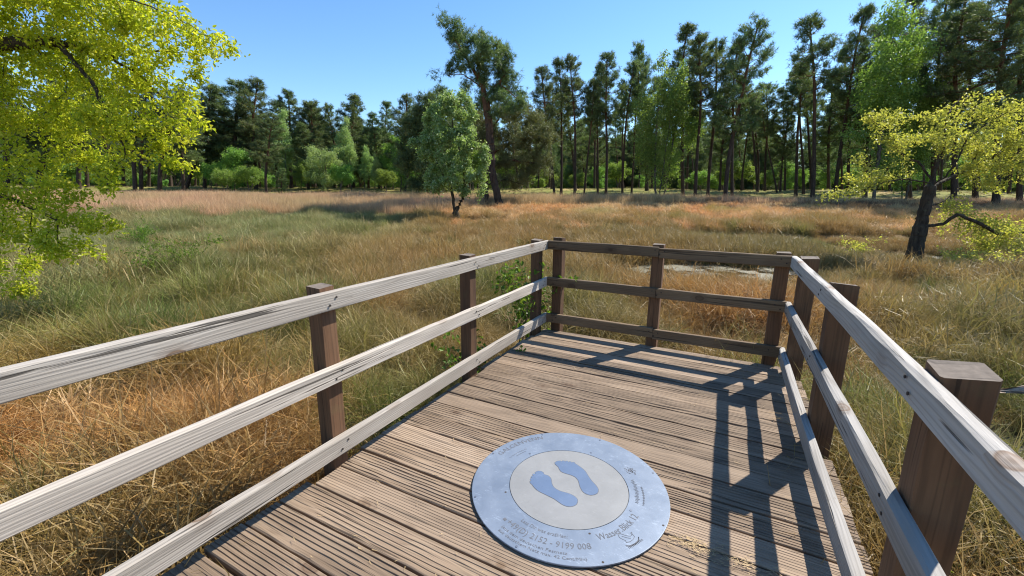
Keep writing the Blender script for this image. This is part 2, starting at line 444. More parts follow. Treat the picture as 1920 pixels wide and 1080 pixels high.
# ------------------------------------------------------------------ viewing deck
def plank_mesh(L, w, t, seed, smooth_kind, far=1.0):
    r = np.random.default_rng(seed)
    nrid = 10 if smooth_kind else int(r.integers(7, 10))
    depth = (0.0018 if smooth_kind else r.uniform(0.003, 0.005)) * far
    jit = 0.0006 if smooth_kind else 0.0026
    pitch = w / nrid; prof = []
    for k in range(nrid):
        y0 = -w / 2 + k * pitch
        e = pitch * (0.12 if smooth_kind else r.uniform(0.10, 0.2))
        prof += [(y0 + e * 0.9, -depth, k, 0), (y0 + e * 1.5, 0, k, 1), (y0 + pitch - e * 1.5, 0, k, 1), (y0 + pitch - e * 0.9, -depth, k, 0)]
    prof = [(-w / 2, -depth, 0, 0)] + prof[1:-1] + [(w / 2, -depth, nrid - 1, 0)]
    nx = 70; xs = np.linspace(-L / 2, L / 2, nx)
    npz = len(prof) + 2
    V = np.zeros((nx, npz, 3))
    wob = 0.0035 * (vnoise(xs, 0 * xs, 1.3, seed) - 0.5)
    sag = 0.006 * (vnoise(xs, 0 * xs, 0.8, seed + 40) - 0.5)
    for i, (y, z, k, top) in enumerate(prof):
        n1 = vnoise(xs, 0 * xs + k * 3.7 + seed, 9.0, 11) - 0.5
        n2 = vnoise(xs, 0 * xs + k * 5.1 + seed, 3.0, 12)
        ero = np.where(n2 > 0.66, (n2 - 0.66) * 0.02, 0) * (0.25 if smooth_kind else 1)
        V[:, i, 0] = xs; V[:, i, 1] = y + wob + n1 * jit * 1.3
        V[:, i, 2] = z + sag + (n1 * jit - ero if top else n1 * jit * 0.5)
    V[:, :, 0] += np.linspace(-1, 1, npz)[None, :] * 0
    e0 = r.uniform(-0.012, 0.012); V[0, :, 0] += e0; V[-1, :, 0] += r.uniform(-0.015, 0.015)
    V[:, -2] = np.c_[xs, np.full(nx, w / 2), np.full(nx, -t)]; V[:, -1] = np.c_[xs, np.full(nx, -w / 2), np.full(nx, -t)]
    V[0, -2:, 0] = V[0, 0, 0]; V[-1, -2:, 0] = V[-1, 0, 0]
    i, j = np.meshgrid(np.arange(nx - 1), np.arange(npz), indexing='ij'); jn = (j + 1) % npz
    F = np.stack([i * npz + j, (i + 1) * npz + j, (i + 1) * npz + jn, i * npz + jn], -1).reshape(-1, 4)
    c0 = np.arange(npz)[None, ::1]; c1 = (nx - 1) * npz + np.arange(npz)[None, ::-1]
    return mesh_np('plank', V.reshape(-1, 3), [F, c0, c1])


XL, XR, YB = -1.93, 0.455, 4.55              # inner faces of the left, right and back rails
SPL = 0.022                                  # the right railing opens a little towards the viewer
xr = lambda y: XR + (YB - y) * SPL
LPOST = [-1.52, -0.03, 1.555, 3.03, 4.46]; RPOST = [-1.3, 0.2, 1.68, 3.17, 4.44]

deck = empty('viewing_deck', (-0.7, 1.5, -0.16), 'weathered brown deck of grooved planks standing over the marsh grass', 'deck')
y = -1.9; k = 0
EDGE = [1.175 + 0.1852 * q for q in range(-17, 19)] + [4.612]
SMOOTH = {1.36, 1.9, 2.46, 4.3, 3.94, 4.5}
for q in range(len(EDGE) - 1):
    y0, y1 = EDGE[q], EDGE[q + 1]
    ym = (y0 + y1) / 2
    xl0 = -2.02 if not any(abs(ym - p) < 0.15 for p in LPOST) else -1.977
    xr0 = (xr(ym) + 0.165) if not any(abs(ym - p) < 0.16 for p in RPOST) else xr(ym) + 0.042
    if y1 > 4.45: xl0 = -1.977
    sm = any(abs(y0 - v) < 0.07 for v in SMOOTH)
    L = xr0 - xl0
    me = plank_mesh(L, (y1 - y0) - 0.011 - 0.005 * ((q * 37) % 5) / 5, 0.036, 100 + q, sm, 1.0 if ym < 2.4 else 0.45)
    me.materials.append(M_PLANKS if sm else M_PLANK)
    obj('plank', me, None, deck, ((xl0 + xr0) / 2 + 0.7, ym - 1.5, 0.16 + 0.002 * ((q * 13) % 4) / 4), (0.004 * (((q * 7) % 5) - 2) / 2, 0, 0.0016 * (((q * 11) % 5) - 2)))
for bx_ in (-1.8, -0.72, 0.36):
    mb = MB(); mb.box(-3.2, 3.2, -0.045, 0.045, -0.14, 0)
    o = obj('joist', mb.mesh('joist'), M_BEAM, deck, (bx_ + 0.7, 1.35 - 1.5, 0.16 - 0.042), (0, 0, math.pi / 2))
for (bx_, by_) in ((-1.8, 4.2), (0.36, 4.2), (-1.8, 1.6), (0.36, 1.6), (-1.8, -1.2), (0.36, -1.2)):
    mb = MB(); mb.box(-0.06, 0.06, -0.06, 0.06, -0.75, 0)
    obj('pile', mb.mesh('pile'), M_BEAM, deck, (bx_ + 0.7, by_ - 1.5, 0.16 - 0.183))


def rail_mesh(L, h, t, seed, wob=0.004, wave=0.0):
    n = max(12, int(L / 0.05)); xs = np.linspace(0, L, n)
    c = 0.005
    prof = [(-t / 2, -h / 2 + c), (-t / 2 + c, -h / 2), (t / 2 - c, -h / 2), (t / 2, -h / 2 + c), (t / 2, 0), (t / 2, h / 2 - c), (t / 2 - c, h / 2),
            (0, h / 2 + 0.001), (-t / 2 + c, h / 2), (-t / 2, h / 2 - c), (-t / 2, 0)]
    m_ = len(prof); V = np.zeros((n, m_, 3))
    sway = 0.012 * (vnoise(xs, 0 * xs, 0.5, seed) - 0.5); rise = 0.010 * (vnoise(xs, 0 * xs, 0.55, seed + 9) - 0.5)
    for i, (a, b) in enumerate(prof):
        na_ = vnoise(xs, 0 * xs + i * 2.3, 4.0, seed + 20) - 0.5
        nb_ = vnoise(xs, 0 * xs + (3.1 if b > h / 2 - 2 * c else 0.0), 2.6, seed + 31) - 0.5
        V[:, i, 0] = xs; V[:, i, 1] = a + sway + na_ * wob; V[:, i, 2] = b + rise + na_ * wob * 0.6
        if b > h / 2 - 2 * c:
            V[:, i, 2] += nb_ * wave * 0.3
            if a > 0 and wave > 0.02:                           # waney inner edge: the top face narrows and widens along the rail
                wn_ = np.abs(vnoise(xs, 0 * xs, 2.2, seed + 55) - 0.45) + 0.35 * np.abs(vnoise(xs, 0 * xs, 5.5, seed + 66) - 0.5)
                V[:, i, 1] -= wn_ * wave * (1.1 if b >= h / 2 - 1e-6 else 0.1); V[:, i, 2] -= wn_ * wave * (0.1 if b >= h / 2 - 1e-6 else 0.5)
    i, j = np.meshgrid(np.arange(n - 1), np.arange(m_), indexing='ij'); jn = (j + 1) % m_
    F = np.stack([i * m_ + j, (i + 1) * m_ + j, (i + 1) * m_ + jn, i * m_ + jn], -1).reshape(-1, 4)
    return mesh_np('rail', V.reshape(-1, 3), [F[:, ::-1], np.arange(m_)[None, :], (n - 1) * m_ + np.arange(m_)[None, ::-1]])


M_ENDG = plain('grey_end_grain', (0.15, 0.12, 0.095), 0.9)


def post_mesh(w, z0, z1, seed, tilt=0.012):
    r = np.random.default_rng(seed); n = 14; zs = np.linspace(z0, z1, n); c = 0.006; h = w / 2
    prof = [(-h, -h + c), (-h + c, -h), (h - c, -h), (h, -h + c), (h, h - c), (h - c, h), (-h + c, h), (-h, h - c)]
    V = np.zeros((n, 8, 3)); tx, ty = r.uniform(-tilt, tilt, 2)
    for i, (a, b) in enumerate(prof):
        V[:, i, 0] = a + r.normal(0, 0.0008, n); V[:, i, 1] = b + r.normal(0, 0.0008, n); V[:, i, 2] = zs
    V[-1, :, 2] += V[-1, :, 0] * tx * 6 + V[-1, :, 1] * ty * 6 + r.normal(0, 0.0015, 8)
    i, j = np.meshgrid(np.arange(n - 1), np.arange(8), indexing='ij'); jn = (j + 1) % 8
    F = np.stack([i * 8 + j, i * 8 + jn, (i + 1) * 8 + jn, (i + 1) * 8 + j], -1).reshape(-1, 4)
    Vf = V.reshape(-1, 3)
    # shallow dished end grain on top
    cap = V[-1].mean(0); ring = V[-1] * 0.75 + cap * 0.25; ring[:, 2] -= 0.003
    Vf = np.concatenate([Vf, ring]); a = (n - 1) * 8 + np.arange(8); b = n * 8 + np.arange(8)
    F2 = np.c_[a, np.roll(a, -1), np.roll(b, -1), b]
    me = mesh_np('post', Vf, [F, F2, b[None, :], np.arange(8)[None, ::-1]])
    me.materials.append(M_POST); me.materials.append(M_ENDG)
    mi = np.zeros(len(me.polygons), np.int32); mi[len(F):len(F) + len(F2) + 1] = 1; me.polygons.foreach_set('material_index', mi)
    return me


_mb = MB()
_n = 8; _th = np.arange(_n) / _n * 2 * math.pi
_mb.prism(np.c_[0.0065 * np.cos(_th), 0.0065 * np.sin(_th)], 0.0, 0.003)
NAIL = _mb.mesh('nail'); NAIL.materials.append(M_NAIL)
LEVELS = [(0.98, 1.083), (0.55, 0.652), (0.105, 0.212)]


def rail(parent, p0, p1, z0, z1, t, m, seed, nails, inward, wob=0.004, wave=0.0, dip=0.0):
    """p0, p1: points on the rail's inner face; inward: unit vector from the rail towards the deck"""
    p0 = np.array(p0, float); p1 = np.array(p1, float); d = p1 - p0; L = float(np.hypot(*d)); ang = math.atan2(d[1], d[0])
    nrm = np.array([-d[1], d[0]]) / L                           # local +y
    side = 1.0 if nrm @ np.array(inward) > 0 else -1.0
    c = p0 - np.array(inward) * t / 2
    me = rail_mesh(L, z1 - z0, t, seed, wob, wave)
    if side < 0:
        pass
    pl = parent.location
    o = obj('rail', me, m, parent, (c[0] - pl.x, c[1] - pl.y, (z0 + z1) / 2 - pl.z - dip), (0, -dip / L, ang))
    for k, a in enumerate(nails):                               # two nails at each post
        for dz, dx in ((0.018, -0.022), (-0.02, 0.024)):
            q = obj('nail', NAIL, None, o, (a + dx, side * (t / 2 + 0.0005), dz * (1 if k % 2 else -1)))
            q.rotation_euler = (-side * math.pi / 2, 0, 0)
    return o


def railing(label, loc):
    return empty('railing', loc, label, 'railing', 'wooden railings round the deck')


lr = railing('left wooden railing with three sunlit pale grey rails on brown posts', (XL - 0.1, 1.5, -0.6))
for i, (z0, z1) in enumerate(LEVELS):
    rail(lr, (XL, -1.75), (XL, 4.597), z0, z1, 0.044, M_RAIL, 10 + i, [p + 1.75 for p in LPOST], (1, 0), 0.004, 0.006, 0.021)
for i, p in enumerate(LPOST):
    obj('post', post_mesh(0.104, -0.9 + 0.6, 1.112 + 0.012 * ((i * 3) % 3 - 1) + 0.6, 30 + i), M_POST, lr, (0.003, p - 1.5, 0))
br = railing('short dark brown railing across the far end of the deck', (-0.75, 4.65, -0.6))
BP = [-1.83, -0.715, 0.395]
for i, (z0, z1) in enumerate(LEVELS):
    rail(br, (XL + 0.002, YB), (-0.70, YB), z0 + 0.004, z1 + 0.004, 0.045, M_RAILB, 40 + i, [BP[0] - XL, BP[1] - XL], (0, -1), 0.005, 0.008)
    rail(br, (-0.697, YB + 0.004), (XR + 0.022 * i * 0.5 - 0.002, YB + 0.004), z0 - 0.006, z1 - 0.006, 0.045, M_RAILB, 50 + i, [0.03, BP[2] + 0.697], (0, -1), 0.005, 0.008)
for i, p in enumerate(BP):
    obj('post', post_mesh(0.114, -0.9 + 0.6, 1.118 - 0.012 * i + 0.6, 60 + i), M_POST, br, (p + 0.75, 0.005, 0))
rr_ = railing('right wooden railing with bluish silver rails, wavy bark edge and thick posts', (XR + 0.1, 1.5, -0.6))
for i, (z0, z1) in enumerate(LEVELS):
    rail(rr_, (xr(-1.75), -1.75), (XR, 4.597), z0 - 0.008, z1 - 0.008, 0.047, M_RAILR, 70 + i, [p + 1.75 for p in RPOST], (-1, 0), 0.005, 0.026 if i < 2 else 0.012)
for i, p in enumerate(RPOST):
    obj('post', post_mesh(0.128, -0.9 + 0.6, (1.098, 1.1, 1.098, 1.085, 1.085)[i] + 0.6, 80 + i, 0.02), M_POST, rr_, (xr(p) + 0.05 + 0.065 - XR - 0.1, p - 1.5, 0))


# ------------------------------------------------------------------ round metal plate let into the deck
def text_pts(body, size):
    cu = bpy.data.curves.new('t', 'FONT'); cu.body = body; cu.size = size; cu.resolution_u = 2
    o = bpy.data.objects.new('t', cu); COL.objects.link(o)
    dg = bpy.context.evaluated_depsgraph_get(); dg.update()
    me = o.evaluated_get(dg).to_mesh()
    v = np.array([tuple(p.co) for p in me.vertices]); f = [list(p.vertices) for p in me.polygons]
    o.evaluated_get(dg).to_mesh_clear()
    bpy.data.objects.remove(o); bpy.data.curves.remove(cu)
    return v, f


def arc_text(parent, body, a0, a1, r, height, outward, z):
    """letters along a circle from angle a0 to a1 (degrees); outward: tops point away from the centre"""
    v, f = text_pts(body, height * 1.4)
    x = v[:, 0]; yv = v[:, 1]
    u = (x - x.min()) / (x.max() - x.min())
    ang = np.radians(a0 + (a1 - a0) * u)
    rad = r + yv if outward else r - yv
    mb = MB(); mb.add(np.c_[rad * np.cos(ang), rad * np.sin(ang), np.full(len(x), z)], f)
    obj('lettering', mb.mesh('lettering'), M_ENGR, parent)


def strokes(parent, name, lines, width, z, polar=True):
    """engraved pen strokes: polylines in (radius, degrees) or xy"""
    mb = MB()
    for ln in lines:
        P = np.array([(a * math.cos(R(b)), a * math.sin(R(b))) if polar else (a, b) for a, b in ln])
        for p, q in zip(P[:-1], P[1:]):
            d = q - p; L = np.hypot(*d)
            if L < 1e-6: continue
            n = np.array([-d[1], d[0]]) / L * width / 2; e = d / L * width * 0.2
            mb.add([(*(p - n - e), z), (*(q - n + e), z), (*(q + n + e), z), (*(p + n - e), z)], [(0, 1, 2, 3)])
    return obj(name, mb.mesh(name), M_ENGR, parent)


def build_plate():
    C = (-0.693, 2.008)
    t = empty('ground_plate', (C[0], C[1], 0.0075), 'round blue grey metal plate with two footprints screwed flat onto the deck', 'floor plate')
    n = 120; th = np.arange(n) / n * 2 * math.pi; cs = np.c_[np.cos(th), np.sin(th)]
    mb = MB(); mb.prism(cs * 0.533, 0.0, 0.003); obj('base_disc', mb.mesh('base_disc'), M_ENGR, t)
    # ring with a small chamfer
    mb = MB(); rows = [(0.5375, 0.0), (0.5375, 0.007), (0.5355, 0.008), (0.3305, 0.008), (0.3300, 0.0035)]
    V = np.concatenate([np.c_[cs * r_, np.full(n, z_)] for r_, z_ in rows]); F = []
    for k in range(4):
        F += [(k * n + i, k * n + (i + 1) % n, (k + 1) * n + (i + 1) % n, (k + 1) * n + i) for i in range(n)]
    mb.add(V, F); obj('outer_ring', mb.mesh('outer_ring'), M_RING, t)
    mb = MB(); mb.prism(cs * 0.3268, 0.0035, 0.008); obj('inner_disc', mb.mesh('inner_disc'), M_INNER, t)
    Lf = [(-0.183, -0.092), (-0.136, -0.123), (-0.078, -0.134), (-0.026, -0.143), (0.021, -0.16), (0.052, -0.163), (0.079, -0.149), (0.092, -0.122), (0.084, -0.089), (0.058, -0.072), (0.022, -0.067), (-0.021, -0.071), (-0.061, -0.06), (-0.086, -0.034), (-0.106, 0.002), (-0.13, 0.019)]
    Ltoes = [(-0.158, 0.019), (-0.166, 0.032), (-0.182, 0.037), (-0.199, 0.031), (-0.210, 0.012), (-0.201, 0.0), (-0.2135, -0.006), (-0.2135, -0.019), (-0.203, -0.020), (-0.2125, -0.029), (-0.212, -0.041), (-0.202, -0.041), (-0.2085, -0.052), (-0.2065, -0.064), (-0.198, -0.063), (-0.201, -0.077), (-0.193, -0.088)]
    Rf = [(-0.109, 0.123), (-0.082, 0.093), (-0.054, 0.087), (-0.018, 0.088), (0.014, 0.081), (0.04, 0.057), (0.065, 0.014), (0.092, -0.016), (0.119, -0.025), (0.143, -0.018), (0.162, 0.006), (0.161, 0.037), (0.141, 0.065), (0.105, 0.094), (0.073, 0.128), (0.044, 0.161), (0.006, 0.185), (-0.031, 0.201)]
    Rtoes = [(-0.040, 0.210), (-0.050, 0.207), (-0.052, 0.199), (-0.060, 0.207), (-0.071, 0.204), (-0.072, 0.194), (-0.080, 0.203), (-0.091, 0.199), (-0.091, 0.188), (-0.099, 0.196), (-0.110, 0.192), (-0.109, 0.180), (-0.121, 0.185), (-0.137, 0.172), (-0.143, 0.152), (-0.135, 0.139)]

    def smooth_closed(base, toes):
        P = np.array(base); out = []
        m_ = len(P)
        for i in range(m_ - 1):                                 # Catmull-Rom over the sole, toes kept crisp
            p0, p1, p2, p3 = P[max(i - 1, 0)], P[i], P[i + 1], P[min(i + 2, m_ - 1)]
            for u in (0, 0.33, 0.66):
                out.append(0.5 * (2 * p1 + (p2 - p0) * u + (2 * p0 - 5 * p1 + 4 * p2 - p3) * u * u + (3 * p1 - p0 - 3 * p2 + p3) * u ** 3))
        return np.array(out + [P[-1]] + list(map(np.array, toes)))

    for base, toes, lab in ((Lf, Ltoes, None), (Rf, Rtoes, None)):
        O = smooth_closed(base, toes); c = O.mean(0)
        d = np.roll(O, -1, 0) - np.roll(O, 1, 0); nn = np.c_[d[:, 1], -d[:, 0]]; nn /= np.linalg.norm(nn, axis=1)[:, None] + 1e-9
        area = np.sum(O[:, 0] * np.roll(O[:, 1], -1) - np.roll(O[:, 0], -1) * O[:, 1])
        if area < 0: nn = -nn
        mb = MB(); mb.prism(O, 0.0085, 0.0092); fo = obj('footprint', mb.mesh('footprint'), M_FOOT, t)
        mb = MB(); mb.prism(O + nn * 0.0028, 0.0076, 0.0087); obj('outline', mb.mesh('outline'), M_ENGR, fo)
    ns = 10; ts = np.arange(ns) / ns * 2 * math.pi
    mb = MB(); mb.prism(np.c_[0.0062 * np.cos(ts), 0.0062 * np.sin(ts)], 0.0, 0.0022); SCR = mb.mesh('screw'); SCR.materials.append(M_SCREW)
    mb = MB(); mb.prism(np.c_[0.006 * np.cos(ts), 0.006 * np.sin(ts)], 0.0, 0.0005); HOL = mb.mesh('screw_hole'); HOL.materials.append(M_NAIL)
    for k, (r_, a) in enumerate([(0.522, 130), (0.522, 87), (0.522, 40), (0.522, 174), (0.522, -141), (0.522, -96.5), (0.522, -52.6), (0.522, -6.9), (0.356, 152.7), (0.356, 87), (0.356, -142), (0.356, -53), (0.356, -5.8)]):
        h = k in (10, 11, 6, 7)
        obj('screw_hole' if h else 'screw', HOL if h else SCR, None, t, (r_ * math.cos(R(a)), r_ * math.sin(R(a)), 0.0078))
    z = 0.0088
    arc_text(t, 'GALGENVENN', 172, 131, 0.470, 0.036, True, z)
    arc_text(t, '+49(D) 2152 - 9199 008', -113, -55.5, 0.446, 0.036, False, z)
    arc_text(t, 'Lass Dir was erz\u00e4hlen:', -107, -70, 0.386, 0.022, False, z)
    arc_text(t, '(aus dem deutschen Festnetz', -112, -70, 0.482, 0.017, False, z)
    arc_text(t, 'aus deutschem Netz max. 42 Cent/Min)', -111, -60, 0.508, 0.017, False, z)
    arc_text(t, 'Wasser.Blick 12', -49, -8.5, 0.404, 0.040, False, z)
    w = [[(0.411 + 0.004 * math.sin(i * 1.9), 171 - i * 0.9) for i in range(24)], [(0.392 + 0.003 * math.sin(i * 2.3), 165 - i * 0.9) for i in range(14)]]
    strokes(t, 'lettering', w, 0.002, z)
    w = [[(0.372 + 0.010 * math.sin(i * 2.1) * (1 if i % 5 else 1.6), 35 - i * 0.62) for i in range(50)], [(0.405 + 0.006 * math.sin(i * 2.6), 26 - i * 0.5) for i in range(44)]]
    strokes(t, 'lettering', w, 0.0018, z)
    r2 = random.Random(4); lg = []
    cx_, cy_ = 0.404 * math.cos(R(46)), 0.404 * math.sin(R(46))
    for i in range(34):
        a = r2.uniform(0, 6.28); q = r2.uniform(0.004, 0.034); b = r2.uniform(0, 6.28)
        lg.append([(cx_ + q * math.cos(a) * 1.15, cy_ + q * math.sin(a) * 0.8), (cx_ + q * math.cos(a) * 1.15 + 0.012 * math.cos(b), cy_ + q * math.sin(a) * 0.8 + 0.012 * math.sin(b))])
    strokes(t, 'emblem', lg, 0.003, z, False)
    # bird sitting in a small boat, tops towards the centre
    a = R(-30); er = np.array([math.cos(a), math.sin(a)]); et = np.array([-er[1], er[0]])
    bird = [[(-0.030, 0.045), (-0.016, 0.052), (0.000, 0.026), (0.016, 0.012), (0.028, 0.014), (0.032, 0.026), (0.040, 0.026), (0.034, 0.020), (0.030, 0.000), (0.012, -0.008), (-0.012, -0.010), (-0.030, -0.004)],
            [(-0.030, 0.045), (-0.036, 0.034), (-0.030, 0.018), (-0.024, 0.006), (-0.030, -0.004)], [(-0.02, 0.034), (-0.006, 0.014), (0.006, 0.002)]]
    boat = [[(-0.046, -0.016), (-0.03, -0.026), (0.0, -0.030), (0.03, -0.024), (0.044, -0.012)], [(-0.046, -0.018), (-0.03, -0.030), (0.0, -0.034), (0.03, -0.028), (0.044, -0.012)]]
    xy = lambda L_: [[tuple(er * 0.455 + et * p[0] - er * p[1]) for p in ln] for ln in L_]
    strokes(t, 'emblem', xy(bird), 0.0022, z, False)
    strokes(t, 'emblem', xy(boat), 0.0036, z, False)
    strokes(t, 'lettering', [[(0.484, a_), (0.494, a_)] for a_ in np.arange(-35, -24, 0.95)], 0.003, z)
    strokes(t, 'emblem', [[(0.438, -116.2), (0.438, -114.6)]], 0.016, z)


build_plate()


# ------------------------------------------------------------------ plants: skeletons, limbs, leaves
def unit(v):
    return v / (np.linalg.norm(v, axis=-1, keepdims=True) + 1e-9)


def frames(d):
    up = np.tile(np.array([0.31, 0.17, 0.93]), (len(d), 1))
    bad = np.abs((d * up).sum(1)) > 0.97
    up[bad] = (0.9, 0.3, 0.1)
    a = unit(np.cross(d, up)); b = np.cross(d, a)
    return a, b


def tubes(p0, p1, r0, r1, d0, d1, n):
    """open frustums, vectorised"""
    m_ = len(p0); th = np.arange(n) / n * 2 * math.pi; cs = np.cos(th)[None, :, None]; sn = np.sin(th)[None, :, None]
    a0, b0 = frames(d0); a1, b1 = frames(d1)
    ra = p0[:, None] + (a0[:, None] * cs + b0[:, None] * sn) * r0[:, None, None]
    rb = p1[:, None] + (a1[:, None] * cs + b1[:, None] * sn) * r1[:, None, None]
    V = np.stack([ra, rb], 1).reshape(-1, 3)
    base = np.arange(m_)[:, None] * 2 * n; i = np.arange(n)[None, :]; j = (i + 1) % n
    F = np.stack([base + i, base + j, base + n + j, base + n + i], -1).reshape(-1, 4)
    return V, F


def grow(paths, attr, step, infl, kill, iters, trop=(0, 0, 0), seed=0):
    """space colonisation. paths: list of (list of points, parent index into already built nodes or -1)"""
    r = np.random.default_rng(seed)
    pos = []; par = []; grow.first = 0
    for pts, pi in paths:
        pts = [np.array(p, float) for p in pts]
        prev = pi
        if pi is None:
            prev = -1
        elif isinstance(pi, str):                               # 'near': join the nearest node
            prev = int(np.argmin(np.linalg.norm(np.array(pos) - pts[0], axis=1))); pts = pts[1:] if len(pts) > 1 else pts
        last = pos[prev] if prev >= 0 else None
        for p in pts:
            if last is None:
                pos.append(p); par.append(-1); prev = len(pos) - 1
            else:
                L = np.linalg.norm(p - last); k = max(1, int(round(L / step))); l0 = last.copy()
                for q in range(1, k + 1):
                    jit = r.normal(0, step * 0.09, 3) if q < k else 0
                    pos.append(l0 + (p - l0) * q / k + jit); par.append(prev); prev = len(pos) - 1
            last = p
        if pi is None and pos and len(pos) and grow.first == 0: grow.first = len(pos)
    npath = len(pos)
    P = np.zeros((len(pos) + iters * 400, 3)); P[:npath] = pos; par = list(par); n = npath
    A = np.array(attr, float); alive = np.ones(len(A), bool)
    dist = np.full(len(A), 1e9); idx = np.zeros(len(A), int); age = np.zeros(len(A), int)

    def upd(lo, hi):
        d = np.linalg.norm(A[:, None, :] - P[None, lo:hi, :], axis=2)
        k = d.argmin(1); dm = d[np.arange(len(A)), k]; better = dm < dist
        dist[better] = dm[better]; idx[better] = k[better] + lo

    for lo in range(0, n, 300):
        upd(lo, min(n, lo + 300))
    trop = np.array(trop, float)
    for it in range(iters):
        act = alive & (dist < infl)
        if not act.any(): break
        dirs = unit(A[act] - P[idx[act]])
        ids, inv = np.unique(idx[act], return_inverse=True)
        acc = np.zeros((len(ids), 3)); np.add.at(acc, inv, dirs)
        d = unit(unit(acc) + trop + r.normal(0, 0.12, acc.shape))
        new = P[ids] + d * step
        if n + len(new) > len(P): break
        P[n:n + len(new)] = new; par += list(ids)
        upd(n, n + len(new)); n += len(new)
        age[dist < 2.5 * step] += 1; alive &= (dist > kill) & (age < 7)
    return P[:n].copy(), np.array(par), npath


def radii(P, par, rtip, rroot):
    n = len(P); tips = np.zeros(n); nch = np.zeros(n, int)
    for i in range(n - 1, -1, -1):
        if nch[i] == 0: tips[i] = 1
        if par[i] >= 0:
            tips[par[i]] += tips[i]; nch[par[i]] += 1
    e = math.log(max(tips[0], 2)) / math.log(rroot / rtip)
    r = rtip * tips ** (1 / e)
    return r, nch


def skeleton_mesh(P, par, r, name='trunk', flare=0.35, rmin_draw=0.0):
    n = len(P); e = np.where(par >= 0)[0]; pa = par[e]
    d = np.zeros((n, 3)); d[e] = unit(P[e] - P[pa]); d[par < 0] = (0, 0, 1)
    main = np.full(n, -1); best = np.zeros(n)
    for i in e:
        if r[i] > best[par[i]]:
            best[par[i]] = r[i]; main[par[i]] = i
    ism = main[pa] == e
    zb = P[:, 2].min(); fl = 1 + flare * np.exp(-(P[:, 2] - zb) / 0.25 / max(0.5, r[0] / 0.15))
    fl = np.where(r > 0.3 * r[0], fl, 1)
    r0 = np.where(ism, r[pa] * fl[pa], np.minimum(r[e] * 1.15, r[pa])); r1 = r[e] * fl[e]; d0 = np.where(ism[:, None], d[pa], d[e])
    VS, FS, off = [], [], 0
    for lo, hi, sides in ((0, 0.012, 3), (0.012, 0.05, 5), (0.05, 9, 10)):
        k = (r[e] >= max(lo, rmin_draw)) & (r[e] < hi)
        if not k.any(): continue
        v, f = tubes(P[pa[k]], P[e[k]], r0[k], r1[k], d0[k], d[e[k]], sides)
        VS.append(v); FS.append(f + off); off += len(v)
    return mesh_np(name, np.concatenate(VS), FS, smooth=True)


def leaves(C, size, r, up=0.5, droop=0.0, lobed=False, aspect=0.55, jitter=0.05, var=0.35, axis=None, tone_pow=1.0):
    n = len(C)
    a = r.normal(0, 1, (n, 3)); a[:, 2] -= droop
    if axis is not None: a = a * 0.8 + axis * 1.2
    a = unit(a)
    nr = r.normal(0, 1, (n, 3)); nr[:, 2] += up * 2.2; nr = unit(nr - a * (nr * a).sum(1, keepdims=True))
    sd = np.cross(a, nr)
    L = (size * (1 + var * r.normal(0, 1, n)).clip(0.45, 1.8))[:, None]; Wd = L * aspect
    b = C + r.normal(0, jitter, (n, 3))
    fold = nr * L * 0.12
    tone = r.random(n) ** tone_pow
    if lobed:
        V = np.stack([b, b + a * L * .34 + sd * Wd * .36 + fold, b + a * L * .74 + sd * Wd * .5 + fold, b + a * L - nr * L * .1, b + a * L * .74 - sd * Wd * .5 + fold, b + a * L * .34 - sd * Wd * .36 + fold], 1).reshape(-1, 3)
        q = np.arange(n)[:, None] * 6
        F = np.stack([q + np.array([[0, 3, 2, 1]]), q + np.array([[0, 5, 4, 3]])], 1).reshape(-1, 4)
        return V, F, np.repeat(tone, 2)
    V = np.stack([b, b + a * L * .5 + sd * Wd * .5 + fold, b + a * L, b + a * L * .5 - sd * Wd * .5 + fold], 1).reshape(-1, 3)
    q = np.arange(n)[:, None] * 4
    F = np.stack([q + np.array([[0, 2, 1]]), q + np.array([[0, 3, 2]])], 1).reshape(-1, 3)
    return V, F, np.repeat(tone, 2)


def tufts(C, D, K, L, wdt, r, tone_c):
    """needle tufts: K thin triangles round each centre, leaning along D"""
    n = len(C); d = unit(r.normal(0, 1, (n, K, 3)) + D[:, None, :] * 0.9)
    ln = L * r.uniform(0.6, 1.25, (n, K, 1)); sd = unit(np.cross(d, r.normal(0, 1, (n, K, 3)))) * wdt * r.uniform(0.7, 1.3, (n, K, 1)) / 2
    b = C[:, None, :] + r.normal(0, L * 0.16, (n, K, 3))
    V = np.stack([b - sd, b + sd, b + d * ln], 2).reshape(-1, 3)
    F = np.arange(n * K * 3).reshape(-1, 3)
    tone = (np.repeat(tone_c, K) + r.normal(0, 0.12, n * K)).clip(0, 1)
    return V, F, tone


def blob_points(blobs, density, r, shell=0.0):
    """points in world-space ellipsoids (centre, radii)"""
    out = []
    for c, rad in blobs:
        m_ = max(4, int(density * rad[0] * rad[1] * rad[2] * 4.19))
        u = unit(r.normal(0, 1, (m_, 3))) * (r.random((m_, 1)) ** (1 / 3 if not shell else 0.2))
        out.append(np.array(c) + u * np.array(rad))
    return np.concatenate(out)


